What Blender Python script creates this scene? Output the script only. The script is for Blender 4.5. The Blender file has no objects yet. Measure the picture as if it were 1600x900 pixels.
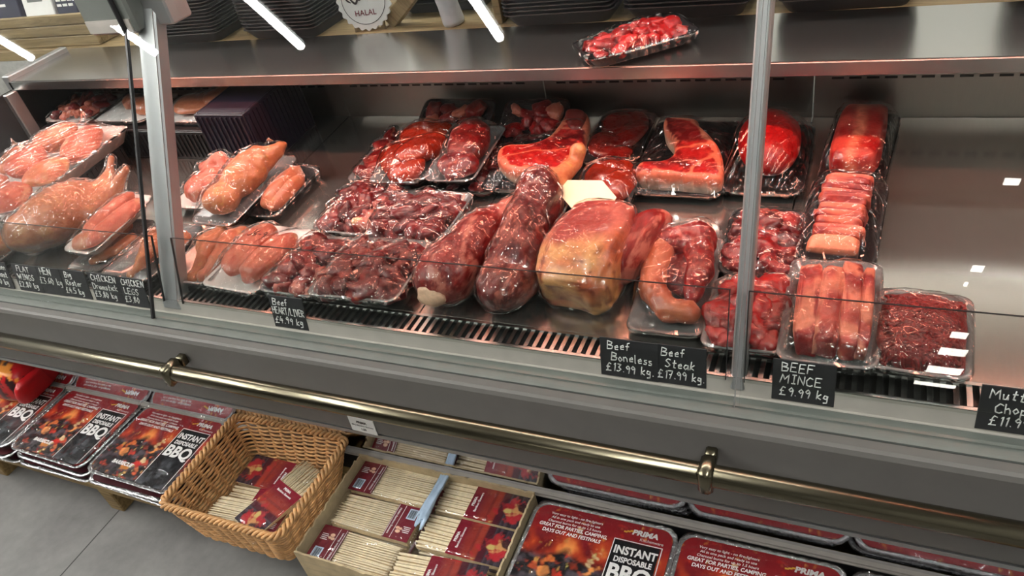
import bpy, bmesh, math, random
import numpy as np
from mathutils import Matrix, Vector
C = bpy.context.scene.collection
SC = bpy.context.scene
# ------------------------------------------------------------------ camera
F = 1202.0
PITCH, YAW, ROLL = [math.radians(a) for a in (36.41, -30.6, 13.44)]
CAM = np.array([0, 0, 1.5])
def cam_rot():
    cy, sy = math.cos(YAW), math.sin(YAW)
    f = np.array([sy*math.cos(PITCH), cy*math.cos(PITCH), -math.sin(PITCH)])
    r = np.array([cy, -sy, 0]); d = np.cross(f, r)
    c, s = math.cos(ROLL), math.sin(ROLL)
    return np.array([c*r+s*d, -s*r+c*d, f])
CR = cam_rot()
cd = bpy.data.cameras.new('camera'); cam = bpy.data.objects.new('camera', cd); C.objects.link(cam)
cd.sensor_width = 36; cd.lens = 36*F/1600; cd.clip_start = .02
m = Matrix.Identity(4)
for i in range(3):
    m[i][0], m[i][1], m[i][2], m[i][3] = CR[0][i], -CR[1][i], -CR[2][i], CAM[i]
cam.matrix_world = m
SC.camera = cam
# ------------------------------------------------------------------ light and exposure settings
SC.view_settings.view_transform = 'Standard'; SC.view_settings.look = 'None'
SC.view_settings.gamma = 1; SC.view_settings.use_curve_mapping = False
SC.view_settings.exposure = 0.75
SC.cycles.transparent_max_bounces = 32
SC.cycles.max_bounces = 10; SC.cycles.glossy_bounces = 5; SC.cycles.diffuse_bounces = 4
SC.cycles.sample_clamp_indirect = 6
SC.cycles.caustics_reflective = False; SC.cycles.caustics_refractive = False
TUBE = dict(strength=74.0, color=(1.0, .985, .95))
MEAT = dict(strength=40.0, color=(1.0, .33, .22))
w = bpy.data.worlds.new('world'); SC.world = w; w.use_nodes = True
w.node_tree.nodes['Background'].inputs[0].default_value = (.9, .95, 1, 1)
w.node_tree.nodes['Background'].inputs[1].default_value = .15

# ------------------------------------------------------------------ helpers: materials
def srgb(r, g, b, a=1):
    f = lambda c: (c/255/12.92 if c/255 <= .04045 else ((c/255+.055)/1.055)**2.4)
    return (f(r), f(g), f(b), a)
class NT:
    def __init__(s, name):
        s.m = bpy.data.materials.new(name); s.m.use_nodes = True; s.t = s.m.node_tree
        s.b = s.t.nodes['Principled BSDF']; s.o = s.t.nodes['Material Output']
    def n(s, typ, **kw):
        x = s.t.nodes.new(typ)
        for k, v in kw.items():
            if k in x.inputs: x.inputs[k].default_value = v
            else: setattr(x, k, v)
        return x
    def l(s, a, b): s.t.links.new(a, b)
    def coord(s, out='Object', scale=(1, 1, 1)):
        c = s.n('ShaderNodeTexCoord'); mp = s.n('ShaderNodeMapping'); mp.inputs['Scale'].default_value = scale
        s.l(c.outputs[out], mp.inputs[0]); return mp.outputs[0]
    def noise(s, vec, scale, detail=3, rough=.55, dist=0):
        x = s.n('ShaderNodeTexNoise'); x.inputs['Scale'].default_value = scale; x.inputs['Detail'].default_value = detail
        x.inputs['Roughness'].default_value = rough; x.inputs['Distortion'].default_value = dist
        s.l(vec, x.inputs['Vector']); return x.outputs['Fac']
    def ramp(s, fac, stops):
        x = s.n('ShaderNodeValToRGB'); e = x.color_ramp.elements
        e[0].position, e[0].color = stops[0]; e[1].position, e[1].color = stops[-1]
        for p, c in stops[1:-1]:
            q = e.new(p); q.color = c
        s.l(fac, x.inputs[0]); return x.outputs[0]
    def mix(s, fac, a, b, blend='MIX'):
        x = s.n('ShaderNodeMix'); x.data_type = 'RGBA'; x.blend_type = blend
        for i, v in ((0, fac), (6, a), (7, b)):
            if hasattr(v, 'is_output'): s.l(v, x.inputs[i])
            else: x.inputs[i].default_value = v
        return x.outputs[2]
    def math(s, op, a, b=0.0):
        x = s.n('ShaderNodeMath'); x.operation = op
        for i, v in ((0, a), (1, b)):
            if hasattr(v, 'is_output'): s.l(v, x.inputs[i])
            else: x.inputs[i].default_value = v
        return x.outputs[0]
    def bump(s, h, strength=.3, dist=.002):
        x = s.n('ShaderNodeBump'); x.inputs['Strength'].default_value = strength; x.inputs['Distance'].default_value = dist
        s.l(h, x.inputs['Height']); return x.outputs[0]
    def set(s, **kw):
        for k, v in kw.items():
            k = k.replace('_', ' ')
            if hasattr(v, 'is_output'): s.l(v, s.b.inputs[k])
            else: s.b.inputs[k].default_value = v
        return s
MATS = {}
def plain(name, col, rough=.5, metal=0, spec=.5, var=.06, vs=30):
    t = NT(name); v = t.coord()
    f = t.noise(v, vs, 3)
    d = tuple(max(0, c*(1-var*2)) for c in col[:3])+(1,); l = tuple(min(1, c*(1+var*2)) for c in col[:3])+(1,)
    t.set(Base_Color=t.ramp(f, [(.3, d), (.7, l)]), Roughness=rough, Metallic=metal, Specular_IOR_Level=spec)
    MATS[name] = t.m; return t.m
def brushed(name, col, rough=.3, axis=(2, 60, 60), bump=.05, metal=1.0):
    t = NT(name); v = t.coord(scale=axis); f = t.noise(v, 6, 4, .6)
    d = tuple(c*.95 for c in col[:3])+(1,)
    t.set(Base_Color=t.ramp(f, [(.3, d), (.7, col)]), Metallic=metal,
          Roughness=t.math('MULTIPLY_ADD', f, .06), Normal=t.bump(f, bump, .001))
    r = t.t.nodes  # roughness = f*.15 + rough
    for x in r:
        if x.bl_idname == 'ShaderNodeMath' and x.operation == 'MULTIPLY_ADD': x.inputs[2].default_value = rough
    MATS[name] = t.m; return t.m
def meat(name, dark, mid, fat, fat_at=.62, scale=45, stretch=(1, 1, 1), rough=.30, bump=.9):
    t = NT(name); v = t.coord(scale=stretch)
    a = t.noise(v, scale, 4, .6, .6); b = t.noise(v, scale*.35, 3, .5, 1.2); c = t.noise(v, scale*2.6, 3, .6, .4)
    base = t.mix(t.ramp(c, [(.40, (0, 0, 0, 1)), (.66, (.55, .55, .55, 1))]), t.ramp(a, [(.34, dark), (.60, mid)]), dark)
    k = t.math('ADD', t.math('MULTIPLY', b, .72), t.math('MULTIPLY', c, .28))
    fm = t.ramp(k, [(fat_at-.03, (0, 0, 0, 1)), (fat_at+.05, (1, 1, 1, 1))])
    t.set(Base_Color=t.mix(fm, base, fat), Roughness=rough, Specular_IOR_Level=.5, Normal=t.bump(a, bump, .002))
    MATS[name] = t.m; return t.m
def vcol(name, rough=.35, noise=.25, scale=90, bump=.3, spec=.5):
    t = NT(name); v = t.coord(); f = t.noise(v, scale, 4, .6, .5)
    at = t.n('ShaderNodeAttribute'); at.attribute_name = 'Col'
    g = t.ramp(f, [(.3, (1-noise,)*3+(1,)), (.7, (1+noise*.4,)*3+(1,))])
    t.set(Base_Color=t.mix(1.0, at.outputs['Color'], g, 'MULTIPLY'), Roughness=rough, Specular_IOR_Level=spec, Normal=t.bump(f, bump, .0015))
    MATS[name] = t.m; return t.m
def clear(name, tint=(1, 1, 1, 1), rough=.02, f0=.04, bump=None, power=5, boost=1.0, haze=0.0):
    """thin transparent sheet: Schlick mix of transparent and glossy"""
    t = NT(name); t.t.nodes.remove(t.b)
    lw = t.n('ShaderNodeLayerWeight'); lw.inputs['Blend'].default_value = .5
    tr = t.n('ShaderNodeBsdfTransparent'); tr.inputs[0].default_value = tint
    gl = t.n('ShaderNodeBsdfGlossy'); gl.inputs['Roughness'].default_value = rough
    if bump:
        v = t.coord(scale=bump.get('stretch', (1, 1, 1)))
        nz = t.n('ShaderNodeTexNoise'); nz.inputs['Scale'].default_value = bump['scale']*1.2; nz.inputs['Detail'].default_value = 2; t.l(v, nz.inputs['Vector'])
        wp = t.n('ShaderNodeMix'); wp.data_type = 'RGBA'; wp.blend_type = 'LINEAR_LIGHT'; wp.inputs[0].default_value = bump.get('dist', 1.0)*.05
        t.l(v, wp.inputs[6]); t.l(nz.outputs['Color'], wp.inputs[7])
        vo = t.n('ShaderNodeTexVoronoi'); vo.feature = 'DISTANCE_TO_EDGE'; vo.inputs['Scale'].default_value = bump['scale']*1.5; t.l(wp.outputs[2], vo.inputs['Vector'])
        mr = t.n('ShaderNodeMapRange'); mr.interpolation_type = 'SMOOTHSTEP'; mr.inputs['From Max'].default_value = .22; mr.inputs['To Min'].default_value = 1; mr.inputs['To Max'].default_value = 0
        t.l(vo.outputs['Distance'], mr.inputs['Value'])
        oi = t.n('ShaderNodeObjectInfo'); vr = t.n('ShaderNodeVectorRotate'); vr.rotation_type = 'Z_AXIS'
        t.l(v, vr.inputs['Vector']); t.l(t.math('MULTIPLY', oi.outputs['Random'], bump.get('spin', 6.283)), vr.inputs['Angle'])
        wa = t.n('ShaderNodeTexWave'); wa.bands_direction = bump.get('dir', 'DIAGONAL'); wa.inputs['Scale'].default_value = bump.get('wave', 8.0)
        wa.inputs['Distortion'].default_value = bump.get('bend', 6.0); wa.inputs['Detail'].default_value = 1.0; wa.inputs['Detail Scale'].default_value = .7
        t.l(vr.outputs[0], wa.inputs['Vector'])
        mk = t.ramp(t.noise(v, bump['scale']*.6, 1), [(.36-bump.get('fill', 0), (0, 0, 0, 1)), (.58-bump.get('fill', 0), (1, 1, 1, 1))])
        h = t.math('ADD', t.math('MULTIPLY', t.math('MULTIPLY', wa.outputs['Fac'], mk), bump.get('wd', .0055)), t.math('MULTIPLY', mr.outputs['Result'], bump.get('cd', .0035)))
        h = t.math('ADD', h, t.math('MULTIPLY', t.noise(v, bump['scale'], 2, .5, .6), bump.get('nd', .008)))
        nn = t.bump(h, 1.0, 1.0)
        t.l(nn, gl.inputs['Normal'])
    fac = t.math('MULTIPLY', t.math('ADD', t.math('MULTIPLY', t.math('POWER', lw.outputs['Facing'], power), 1-f0), f0), boost)
    mx = t.n('ShaderNodeMixShader'); t.l(fac, mx.inputs[0]); t.l(tr.outputs[0], mx.inputs[1]); t.l(gl.outputs[0], mx.inputs[2])
    last = mx.outputs[0]
    if haze:
        df = t.n('ShaderNodeBsdfDiffuse'); df.inputs[0].default_value = (.9, .9, .9, 1)
        m2 = t.n('ShaderNodeMixShader'); m2.inputs[0].default_value = haze
        t.l(last, m2.inputs[1]); t.l(df.outputs[0], m2.inputs[2]); last = m2.outputs[0]
    t.l(last, t.o.inputs[0]); MATS[name] = t.m; return t.m
def emit(name, col, strength):
    t = NT(name); t.t.nodes.remove(t.b); e = t.n('ShaderNodeEmission')
    e.inputs[0].default_value = tuple(col)+(1,); e.inputs[1].default_value = strength
    t.l(e.outputs[0], t.o.inputs[0]); MATS[name] = t.m; return t.m

emit('panel_light', (1, .95, .84), 20); emit('staff_fill_light', (1, .98, .93), 40); emit('tube_light', TUBE['color'], TUBE['strength']); emit('meat_light', MEAT['color'], MEAT['strength'])
brushed('steel', (.58, .585, .57, 1), .22, (60, 3, 60), bump=.004); brushed('steel_deck', (.60, .57, .53, 1), .13, (60, 2, 60), .004, .93)
brushed('steel_back', (.40, .38, .35, 1), .30, (60, 60, 3), .004); brushed('aluminium', (.44, .45, .45, 1), .46, (60, 60, 3)); brushed('brass_rail', (.20, .18, .125, 1), .2, (2, 60, 60), .004)  # back panel steel darkened: the dark it mirrors is put into its colour
plain('mirror_steel', (.75, .76, .80, 1), .06, 1, var=.02)
plain('panel_grey', srgb(103, 101, 97), .45, spec=.4, var=.02); plain('ledge_grey', srgb(110, 114, 109), .35, spec=.5, var=.03)
plain('pale_strip', srgb(176, 170, 162), .45, var=.03); plain('dark_plastic', (.012, .012, .013, 1), .4)
plain('black_foam', (.008, .008, .009, 1), .45, spec=.35); plain('white_foam', (.72, .70, .67, 1), .5)
plain('clear_tray', (.16, .16, .16, 1), .12, spec=.8)
plain('purple_plastic', (.010, .006, .016, 1), .45); plain('charcoal_card', srgb(38, 38, 40), .6, var=.15, vs=60)
plain('chalk', srgb(225, 225, 222), .8); plain('paper_cream', srgb(236, 226, 190), .7, var=.02)
plain('ceiling_white', (.30, .30, .29, 1), .9); plain('wall_grey', (.45, .45, .44, 1), .8); plain('wall_pale', (.62, .61, .57, 1), .8)
plain('print_white', srgb(240, 238, 235), .5, var=.01); plain('print_black', srgb(14, 14, 16), .5, var=.02)
plain('print_yellow', srgb(225, 170, 60), .5); plain('print_maroon', srgb(110, 22, 38), .45, var=.05)
plain('print_blue', srgb(190, 210, 228), .45); plain('bone', srgb(235, 190, 160), .45, var=.12, vs=60)
plain('red_plastic', srgb(190, 22, 28), .35); plain('sign_white', srgb(228, 228, 224), .6, var=.02)
plain('cardboard', srgb(192, 172, 136), .85, var=.08); plain('blue_plastic', srgb(176, 198, 220), .25)
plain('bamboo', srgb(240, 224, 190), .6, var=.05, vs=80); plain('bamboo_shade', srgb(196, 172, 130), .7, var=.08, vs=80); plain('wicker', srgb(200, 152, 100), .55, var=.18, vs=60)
plain('book_navy', srgb(28, 32, 56), .5); plain('bottle_white', srgb(205, 205, 208), .4)
def wood(name, a, b, scale=(1.2, 14, 14)):
    t = NT(name); v = t.coord(scale=scale); f = t.noise(v, 4, 5, .6, 1.2)
    t.set(Base_Color=t.ramp(f, [(.3, a), (.68, b)]), Roughness=.6, Normal=t.bump(f, .2, .002)); MATS[name] = t.m
wood('pine', srgb(112, 94, 62), srgb(156, 136, 98)); wood('pallet_wood', srgb(104, 82, 46), srgb(160, 134, 88))
def foil():
    t = NT('foil'); v = t.coord(); f = t.noise(v, 140, 3, .6, .6)
    t.set(Base_Color=(.78, .78, .78, 1), Metallic=1, Roughness=.22, Normal=t.bump(f, .9, .004)); MATS['foil'] = t.m
foil()
def floor_mat():
    t = NT('concrete_tile'); v = t.coord()
    f = t.noise(v, 3.5, 6, .62, .4); g = t.noise(v, 40, 3)
    c = t.ramp(t.math('ADD', t.math('MULTIPLY', f, .75), t.math('MULTIPLY', g, .25)), [(.3, srgb(94, 93, 91)), (.7, srgb(128, 127, 124))])
    br = t.n('ShaderNodeTexBrick'); br.offset = 0.0
    br.inputs['Scale'].default_value = 1; br.inputs['Mortar Size'].default_value = .0022; br.inputs['Brick Width'].default_value = .8; br.inputs['Row Height'].default_value = 1.2
    mp = t.n('ShaderNodeMapping'); mp.inputs['Location'].default_value = (1.752+.8*4, -.85+2.4, 0)
    cc = t.n('ShaderNodeTexCoord'); t.l(cc.outputs['Object'], mp.inputs[0]); t.l(mp.outputs[0], br.inputs['Vector'])
    t.set(Base_Color=t.mix(br.outputs['Fac'], c, srgb(48, 47, 46)), Roughness=.38, Specular_IOR_Level=.4); MATS['concrete_tile'] = t.m
floor_mat()
meat('beef_red', srgb(94, 8, 12), srgb(154, 19, 22), srgb(183, 82, 71), 0.605, 50)
meat('beef_dark', srgb(55, 5, 8), srgb(110, 14, 17), srgb(149, 58, 50), 0.660, 50)
meat('beef_bright', srgb(141, 6, 11), srgb(182, 17, 20), srgb(194, 84, 72), 0.645, 62)
meat('heart', srgb(72, 8, 12), srgb(124, 21, 22), srgb(162, 76, 55), 0.625, 37)
meat('liver', srgb(114, 25, 11), srgb(154, 45, 23), srgb(171, 62, 37), .66, 14, rough=.22, bump=.15)
meat('liver_dark', srgb(77, 11, 10), srgb(117, 22, 16), srgb(134, 35, 25), .66, 14, rough=.22, bump=.15)
meat('mince', srgb(94, 8, 11), srgb(146, 21, 19), srgb(169, 58, 46), .6, 130, bump=1.0)
meat('chicken', srgb(185, 99, 69), srgb(198, 126, 91), srgb(200, 141, 97), .6, 40, bump=.9)
meat('chicken_pink', srgb(184, 86, 67), srgb(196, 114, 89), srgb(203, 146, 113), .6, 34, bump=.9)
meat('chicken_skin', srgb(178, 100, 65), srgb(193, 126, 85), srgb(196, 136, 80), .58, 60, bump=.9)
meat('lamb', srgb(103, 16, 17), srgb(149, 39, 34), srgb(183, 106, 91), 0.525, 32, (1.6, .5, 1.2))
meat('lamb_dark', srgb(66, 9, 12), srgb(115, 25, 23), srgb(162, 87, 73), 0.565, 37, (1.8, .6, 1.2))
meat('fat', srgb(208, 149, 107), srgb(225, 183, 134), srgb(193, 105, 75), .66, 40, rough=.4)
meat('pale_muscle', srgb(169, 82, 57), srgb(190, 110, 77), srgb(203, 141, 104), .62, 22, (1, .5, 1))
vcol('cut_meat'); vcol('artwork', .35, .06, 60, 0.0)
clear('glass', (.975, .985, .98, 1), 0.0, .022, power=5)
clear('riser_glass', (.95, .96, .95, 1), 0.0, .03, power=5)
clear('film', (.99, .99, .99, 1), .055, .042, dict(scale=17, dist=.7, wd=.0085, cd=.004), 5, 1.5)
clear('film_streak', (.99, .99, .99, 1), .045, .05, dict(scale=13, dist=.4, dir='X', spin=.5, wave=15, bend=2.5, wd=.0065, fill=.16), 5, 1.6)
clear('bag_film', (.97, .97, .97, 1), .06, .06, dict(scale=20, dist=.8, wave=9, wd=.007), 4, 1.5, .02)

# ------------------------------------------------------------------ helpers: objects
def mesh(name, v, f, mat, parent=None, smooth=False, mw=None, col=None):
    me = bpy.data.meshes.new(name); me.from_pydata([tuple(map(float, p)) for p in v], [], [tuple(map(int, q)) for q in f]); me.update()
    if mat: me.materials.append(MATS[mat])
    if smooth: me.shade_smooth()
    if col is not None:
        a = me.color_attributes.new('Col', 'FLOAT_COLOR', 'POINT')
        a.data.foreach_set('color', np.c_[col, np.ones(len(col))].astype(np.float32).ravel())
    o = bpy.data.objects.new(name, me); C.objects.link(o)
    if parent is not None: o.parent = parent
    if mw is not None: o.matrix_local = mw
    return o
def tag(o, label, cat, group=None):
    o['label'] = label; o['category'] = cat
    if group: o['group'] = group
    return o
def thing(name, label, cat, mw=None, group=None):
    o = bpy.data.objects.new(name, None); C.objects.link(o); o.empty_display_size = .05
    if mw is not None: o.matrix_world = mw
    return tag(o, label, cat, group)
def structure(o): o['kind'] = 'structure'; return o
class MB:
    """collects verts and faces of one mesh"""
    def __init__(s): s.v = []; s.f = []; s.c = []
    def add(s, v, f, c=None):
        k = len(s.v); s.v += [tuple(p) for p in v]; s.f += [tuple(i+k for i in q) for q in f]
        if c is not None: s.c += list(c)
        return s
    def box(s, a, b, M=None, bev=0):
        x0, y0, z0 = a; x1, y1, z1 = b
        if bev:
            e = min(bev, abs(x1-x0)*.45, abs(y1-y0)*.45, abs(z1-z0)*.45)
            V = []; 
            for ix, x in enumerate((x0, x1)):
                for iy, y in enumerate((y0, y1)):
                    for iz, z in enumerate((z0, z1)):
                        dx = e if ix == 0 else -e; dy = e if iy == 0 else -e; dz = e if iz == 0 else -e
                        V += [(x, y+dy, z+dz), (x+dx, y, z+dz), (x+dx, y+dy, z)]
            bm = bmesh.new(); vs = [bm.verts.new(p) for p in V]
            g = bmesh.ops.convex_hull(bm, input=vs); bm.verts.index_update()
            V = [tuple(q.co) for q in bm.verts]; Fc = [[q.index for q in f.verts] for f in bm.faces]; bm.free()
        else:
            V = [(x0,y0,z0),(x1,y0,z0),(x1,y1,z0),(x0,y1,z0),(x0,y0,z1),(x1,y0,z1),(x1,y1,z1),(x0,y1,z1)]
            Fc = [(0,3,2,1),(4,5,6,7),(0,1,5,4),(1,2,6,5),(2,3,7,6),(3,0,4,7)]
        if M is not None: V = [tuple(M @ Vector(p)) for p in V]
        return s.add(V, Fc)
    def tube(s, pts, r, n=8, closed=False):
        v, f = tube(pts, r, n, closed); return s.add(v, f)
    def build(s, name, mat, parent=None, smooth=False, mw=None):
        return mesh(name, s.v, s.f, mat, parent, smooth, mw, np.array(s.c) if s.c else None)
def tube(pts, r, n=8, closed=False):
    P = np.array(pts, float); N = len(P); rr = np.broadcast_to(np.array(r, float), (N,))
    T = np.roll(P, -1, 0)-np.roll(P, 1, 0)
    if not closed: T[0] = P[1]-P[0]; T[-1] = P[-1]-P[-2]
    T /= np.linalg.norm(T, axis=1)[:, None]+1e-12
    V = []; u = np.array([0, 0, 1.]) if abs(T[0][2]) < .9 else np.array([1., 0, 0])
    for i in range(N):
        u = u-T[i]*(u@T[i]); u /= np.linalg.norm(u)+1e-12; b = np.cross(T[i], u)
        for k in range(n):
            a = 2*math.pi*k/n; V.append(P[i]+rr[i]*(math.cos(a)*u+math.sin(a)*b))
    f = []
    for i in range(N if closed else N-1):
        j = (i+1) % N
        for k in range(n): f.append((i*n+k, i*n+(k+1) % n, j*n+(k+1) % n, j*n+k))
    if not closed: f += [tuple(range(n))[::-1], tuple((N-1)*n+k for k in range(n))]
    return V, f
def rrect(w, l, r, n=6):
    out = []
    for cx, cy, a0 in ((w/2-r, l/2-r, 0), (-w/2+r, l/2-r, 90), (-w/2+r, -l/2+r, 180), (w/2-r, -l/2+r, 270)):
        for k in range(n+1):
            a = math.radians(a0+90*k/n); out.append((cx+r*math.cos(a), cy+r*math.sin(a)))
    return out
def densify(loop, step):
    out = []; L = len(loop)
    for i in range(L):
        a, b = np.array(loop[i]), np.array(loop[(i+1) % L]); k = max(1, int(np.linalg.norm(b-a)/step))
        for j in range(k): out.append(tuple(a+(b-a)*j/k))
    return out
rng = np.random.default_rng(7)
def wob(P, freq, seed, octv=2):
    """smooth pseudo noise in -1..1 at points P"""
    g = np.random.default_rng(seed); out = np.zeros(len(P)); amp = 1; tot = 0
    for o in range(octv):
        for k in range(4):
            d = g.normal(size=3); d *= freq*(2**o)/np.linalg.norm(d)
            out += amp*np.sin(P@d+g.uniform(0, 6.28)); 
        tot += amp*2; amp *= .55
    return out/tot
def _ico(sub):
    bm = bmesh.new(); bmesh.ops.create_icosphere(bm, subdivisions=sub, radius=1)
    v = np.array([q.co[:] for q in bm.verts]); f = [[q.index for q in p.verts] for p in bm.faces]; bm.free(); return v, f
ICO = {k: _ico(k) for k in (2, 3, 4, 5)}
def rotm(rx=0, ry=0, rz=0):
    return np.array((Matrix.Rotation(rz, 3, 'Z') @ Matrix.Rotation(ry, 3, 'Y') @ Matrix.Rotation(rx, 3, 'X')))
def lump(c, rad, rot=(0, 0, 0), sq=1.0, amp=.12, freq=2.2, seed=0, sub=3):
    v, f = ICO[sub]; P = np.sign(v)*np.abs(v)**sq
    P = P*(1+amp*wob(v, freq, seed))[:, None]*(1+amp*.45*wob(v, freq*2.7, seed+77, 2))[:, None]
    return (P*np.array(rad))@rotm(*rot).T+np.array(c), f
def remeshed(parts, voxel, smooth=6):
    """union of closed lumps as one continuous surface -> verts, faces"""
    b = MB()
    for v, f in parts: b.add(v, f)
    o = b.build('tmp', None); md = o.modifiers.new('r', 'REMESH'); md.mode = 'VOXEL'; md.voxel_size = voxel
    if smooth: ms = o.modifiers.new('s', 'SMOOTH'); ms.factor = .6; ms.iterations = smooth
    dg = bpy.context.evaluated_depsgraph_get(); e = o.evaluated_get(dg); me = e.to_mesh()
    V = np.array([q.co[:] for q in me.vertices]); Fc = [tuple(p.vertices) for p in me.polygons]
    e.to_mesh_clear(); dd = o.data; bpy.data.objects.remove(o); bpy.data.meshes.remove(dd)
    return V, Fc
def capsule(a, b, ra, rb, n=5, sub=2):
    a, b = np.array(a, float), np.array(b, float); out = []
    k = max(2, int(np.linalg.norm(b-a)/(min(ra, rb)*.5))+1)
    for i in range(k):
        t = i/(k-1); r = ra+(rb-ra)*t; v, f = ICO[sub]; out.append((v*r+a+(b-a)*t, f))
    return out
def normals(v, f):
    v = np.asarray(v); N = np.zeros_like(v)
    for q in f:
        n = np.cross(v[q[1]]-v[q[0]], v[q[2]]-v[q[0]])
        for i in q: N[i] += n
    return N/(np.linalg.norm(N, axis=1)[:, None]+1e-12)
def text(s, size=1, align='CENTER', bold=0.0, shear=0, space=1, xs=1):
    cu = bpy.data.curves.new('t', 'FONT'); cu.body = s; cu.size = size; cu.align_x = align; cu.offset = bold*size; cu.shear = shear
    cu.space_character = space; cu.resolution_u = 3
    o = bpy.data.objects.new('t', cu); C.objects.link(o); dg = bpy.context.evaluated_depsgraph_get(); dg.update()
    me = o.evaluated_get(dg).to_mesh(); v = np.array([q.co[:] for q in me.vertices]).reshape(-1, 3); f = [tuple(p.vertices) for p in me.polygons]
    bpy.data.objects.remove(o); bpy.data.curves.remove(cu)
    if len(v): v = v*np.array([xs, 1, 1])
    return v, f
def ray_to(px, py, axis, val):
    r = CR.T@np.array([(px-800)/F, (py-450)/F, 1.]); t = (val-CAM[axis])/r[axis]; return CAM+t*r
TL = math.radians(3); TT = math.tan(TL)
def deck_z(y): return .62+(y-.9)*TT
def deck_m(x, y, h=0, rot=0, tilt=0, roll=0):
    """frame standing on the sloping deck; tilt raises the far end"""
    return Matrix.Translation((x, y, deck_z(y)+h)) @ Matrix.Rotation(TL, 4, 'X') @ Matrix.Rotation(math.radians(rot), 4, 'Z') @ Matrix.Rotation(math.radians(tilt), 4, 'X') @ Matrix.Rotation(math.radians(roll), 4, 'Y')
#@@STRUCTURE
# ------------------------------------------------------------------ room shell
def sbox(name, a, b, mat): return structure(MB().box(a, b).build(name, mat))
X0, X1 = -2.41, 1.35
sbox('floor', (-7.5, -11.6, -.1), (4, 3.2, 0), 'concrete_tile')
sbox('ceiling', (-7.5, -11.6, 2.72), (4, 3.2, 2.8), 'ceiling_white')
sbox('wall_back', (-7.5, 3.1, 0), (4, 3.2, 2.72), 'wall_pale')
sbox('wall_front', (-7.5, -11.6, 0), (4, -11.5, 2.72), 'wall_grey')
sbox('wall_left', (-7.5, -11.5, 0), (-7.4, 3.1, 2.72), 'wall_grey')
sbox('wall_right', (3.9, -11.5, 0), (4, 3.1, 2.72), 'wall_grey')
# ceiling batten lights
for i, (x, where) in enumerate(((-5.68, 'farthest left'), (-4.42, 'second from the left'), (-3.19, 'third from the left'), (-1.86, 'over the counter middle'), (.75, 'overhead on the right'))):
    t = thing('ceiling_light', 'slim white linear batten light on the ceiling, '+where, 'ceiling light', Matrix.Translation((x, -.3, 2.6)), 'linear ceiling lights')
    MB().tube([(0, -.87, 0), (0, 1.0, 0)], .023, 12).build('diffuser', 'tube_light', t, True)
    MB().box((-.03, -.88, .025), (.03, 1.01, .05), bev=.004).build('housing', 'aluminium', t)
    for hy in (-.6, .7): MB().box((-.012, hy, .05), (.012, hy+.03, .12)).build('hanger', 'aluminium', t)

t = thing('ceiling_light', 'long unseen batten light added above the staff side to brighten the back wall', 'ceiling light', Matrix.Translation((0, 2.0, 2.6)), 'linear ceiling lights')  # added fill batten out of view; brightens the wall the deck mirrors
MB().tube([(-3.6, 0, 0), (1.6, 0, 0)], .023, 12).build('diffuser', 'staff_fill_light', t, True)
MB().box((-3.62, -.03, .025), (1.62, .03, .05), bev=.004).build('housing', 'aluminium', t)
for hx in (-2.8, .8): MB().box((hx, -.012, .05), (hx+.03, .012, .12)).build('hanger', 'aluminium', t)
# flat panel lights on the shop ceiling far behind the viewer (mirrored in the right-hand pane)
for i, (xa, xb, ya, yb_) in enumerate(((.735, .815, -3.06, -2.92), (.80, .88, -4.82, -4.58), (.805, .83, -5.22, -5.05), (.92, 1.07, -7.15, -6.75), (.90, 1.17, -8.05, -7.5), (.88, 1.26, -9.2, -8.55), (.82, 1.32, -10.1, -9.75))):
    t = thing('panel_light', 'flat white ceiling panel light in the shop behind the viewer', 'ceiling light', Matrix.Translation(((xa+xb)/2, (ya+yb_)/2, 2.669)), 'panel lights behind the viewer')
    w2, l2 = (xb-xa)/2, (yb_-ya)*.3
    MB().box((-w2, -l2, 0), (w2, l2, .01)).build('diffuser', 'panel_light', t)
    MB().box((-w2-.006, -l2-.006, .0105), (w2+.006, l2+.006, .05), bev=.003).build('housing', 'aluminium', t)

# ------------------------------------------------------------------ the refrigerated display counter
ctr = thing('display_counter', 'long grey refrigerated butcher display counter with slanted glass front and steel shelf', 'display counter', Matrix.Translation((0, 0, 0)))
def prof(name, pts, mat, x0=X0, x1=X1, smooth=False):
    """profile in y,z swept along x"""
    n = len(pts); v = [(x0, y, z) for y, z in pts]+[(x1, y, z) for y, z in pts]
    f = [(i, (i+1) % n, (i+1) % n+n, i+n) for i in range(n)]+[tuple(range(n))[::-1], tuple(range(n, 2*n))]
    return mesh(name, v, f, mat, ctr, smooth)
prof('front_panel', [(.790, .402), (.786, .41), (.786, .582), (.789, .590), (.795, .592), (.812, .590), (.812, .55), (.83, .40)], 'panel_grey', X0-1.2)
prof('groove_strip', [(.812, .56), (.812, .586), (.8165, .586), (.8165, .56)], 'dark_plastic', X0-1.2)
prof('lower_lip', [(.787, .392), (.787, .4015), (.835, .4015), (.835, .392)], 'aluminium', X0-1.2)
prof('ledge', [(.8165, .56), (.8165, .5895), (.824, .5905), (.836, .5905), (.8365, .593), (.842, .593), (.8425, .588), (.862, .585), (.862, .56)], 'ledge_grey', X0-1.2)
prof('pale_riser', [(.862, .56), (.862, .586), (.866, .5865), (.872, .6155), (.880, .6155), (.880, .56)], 'pale_strip')
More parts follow.
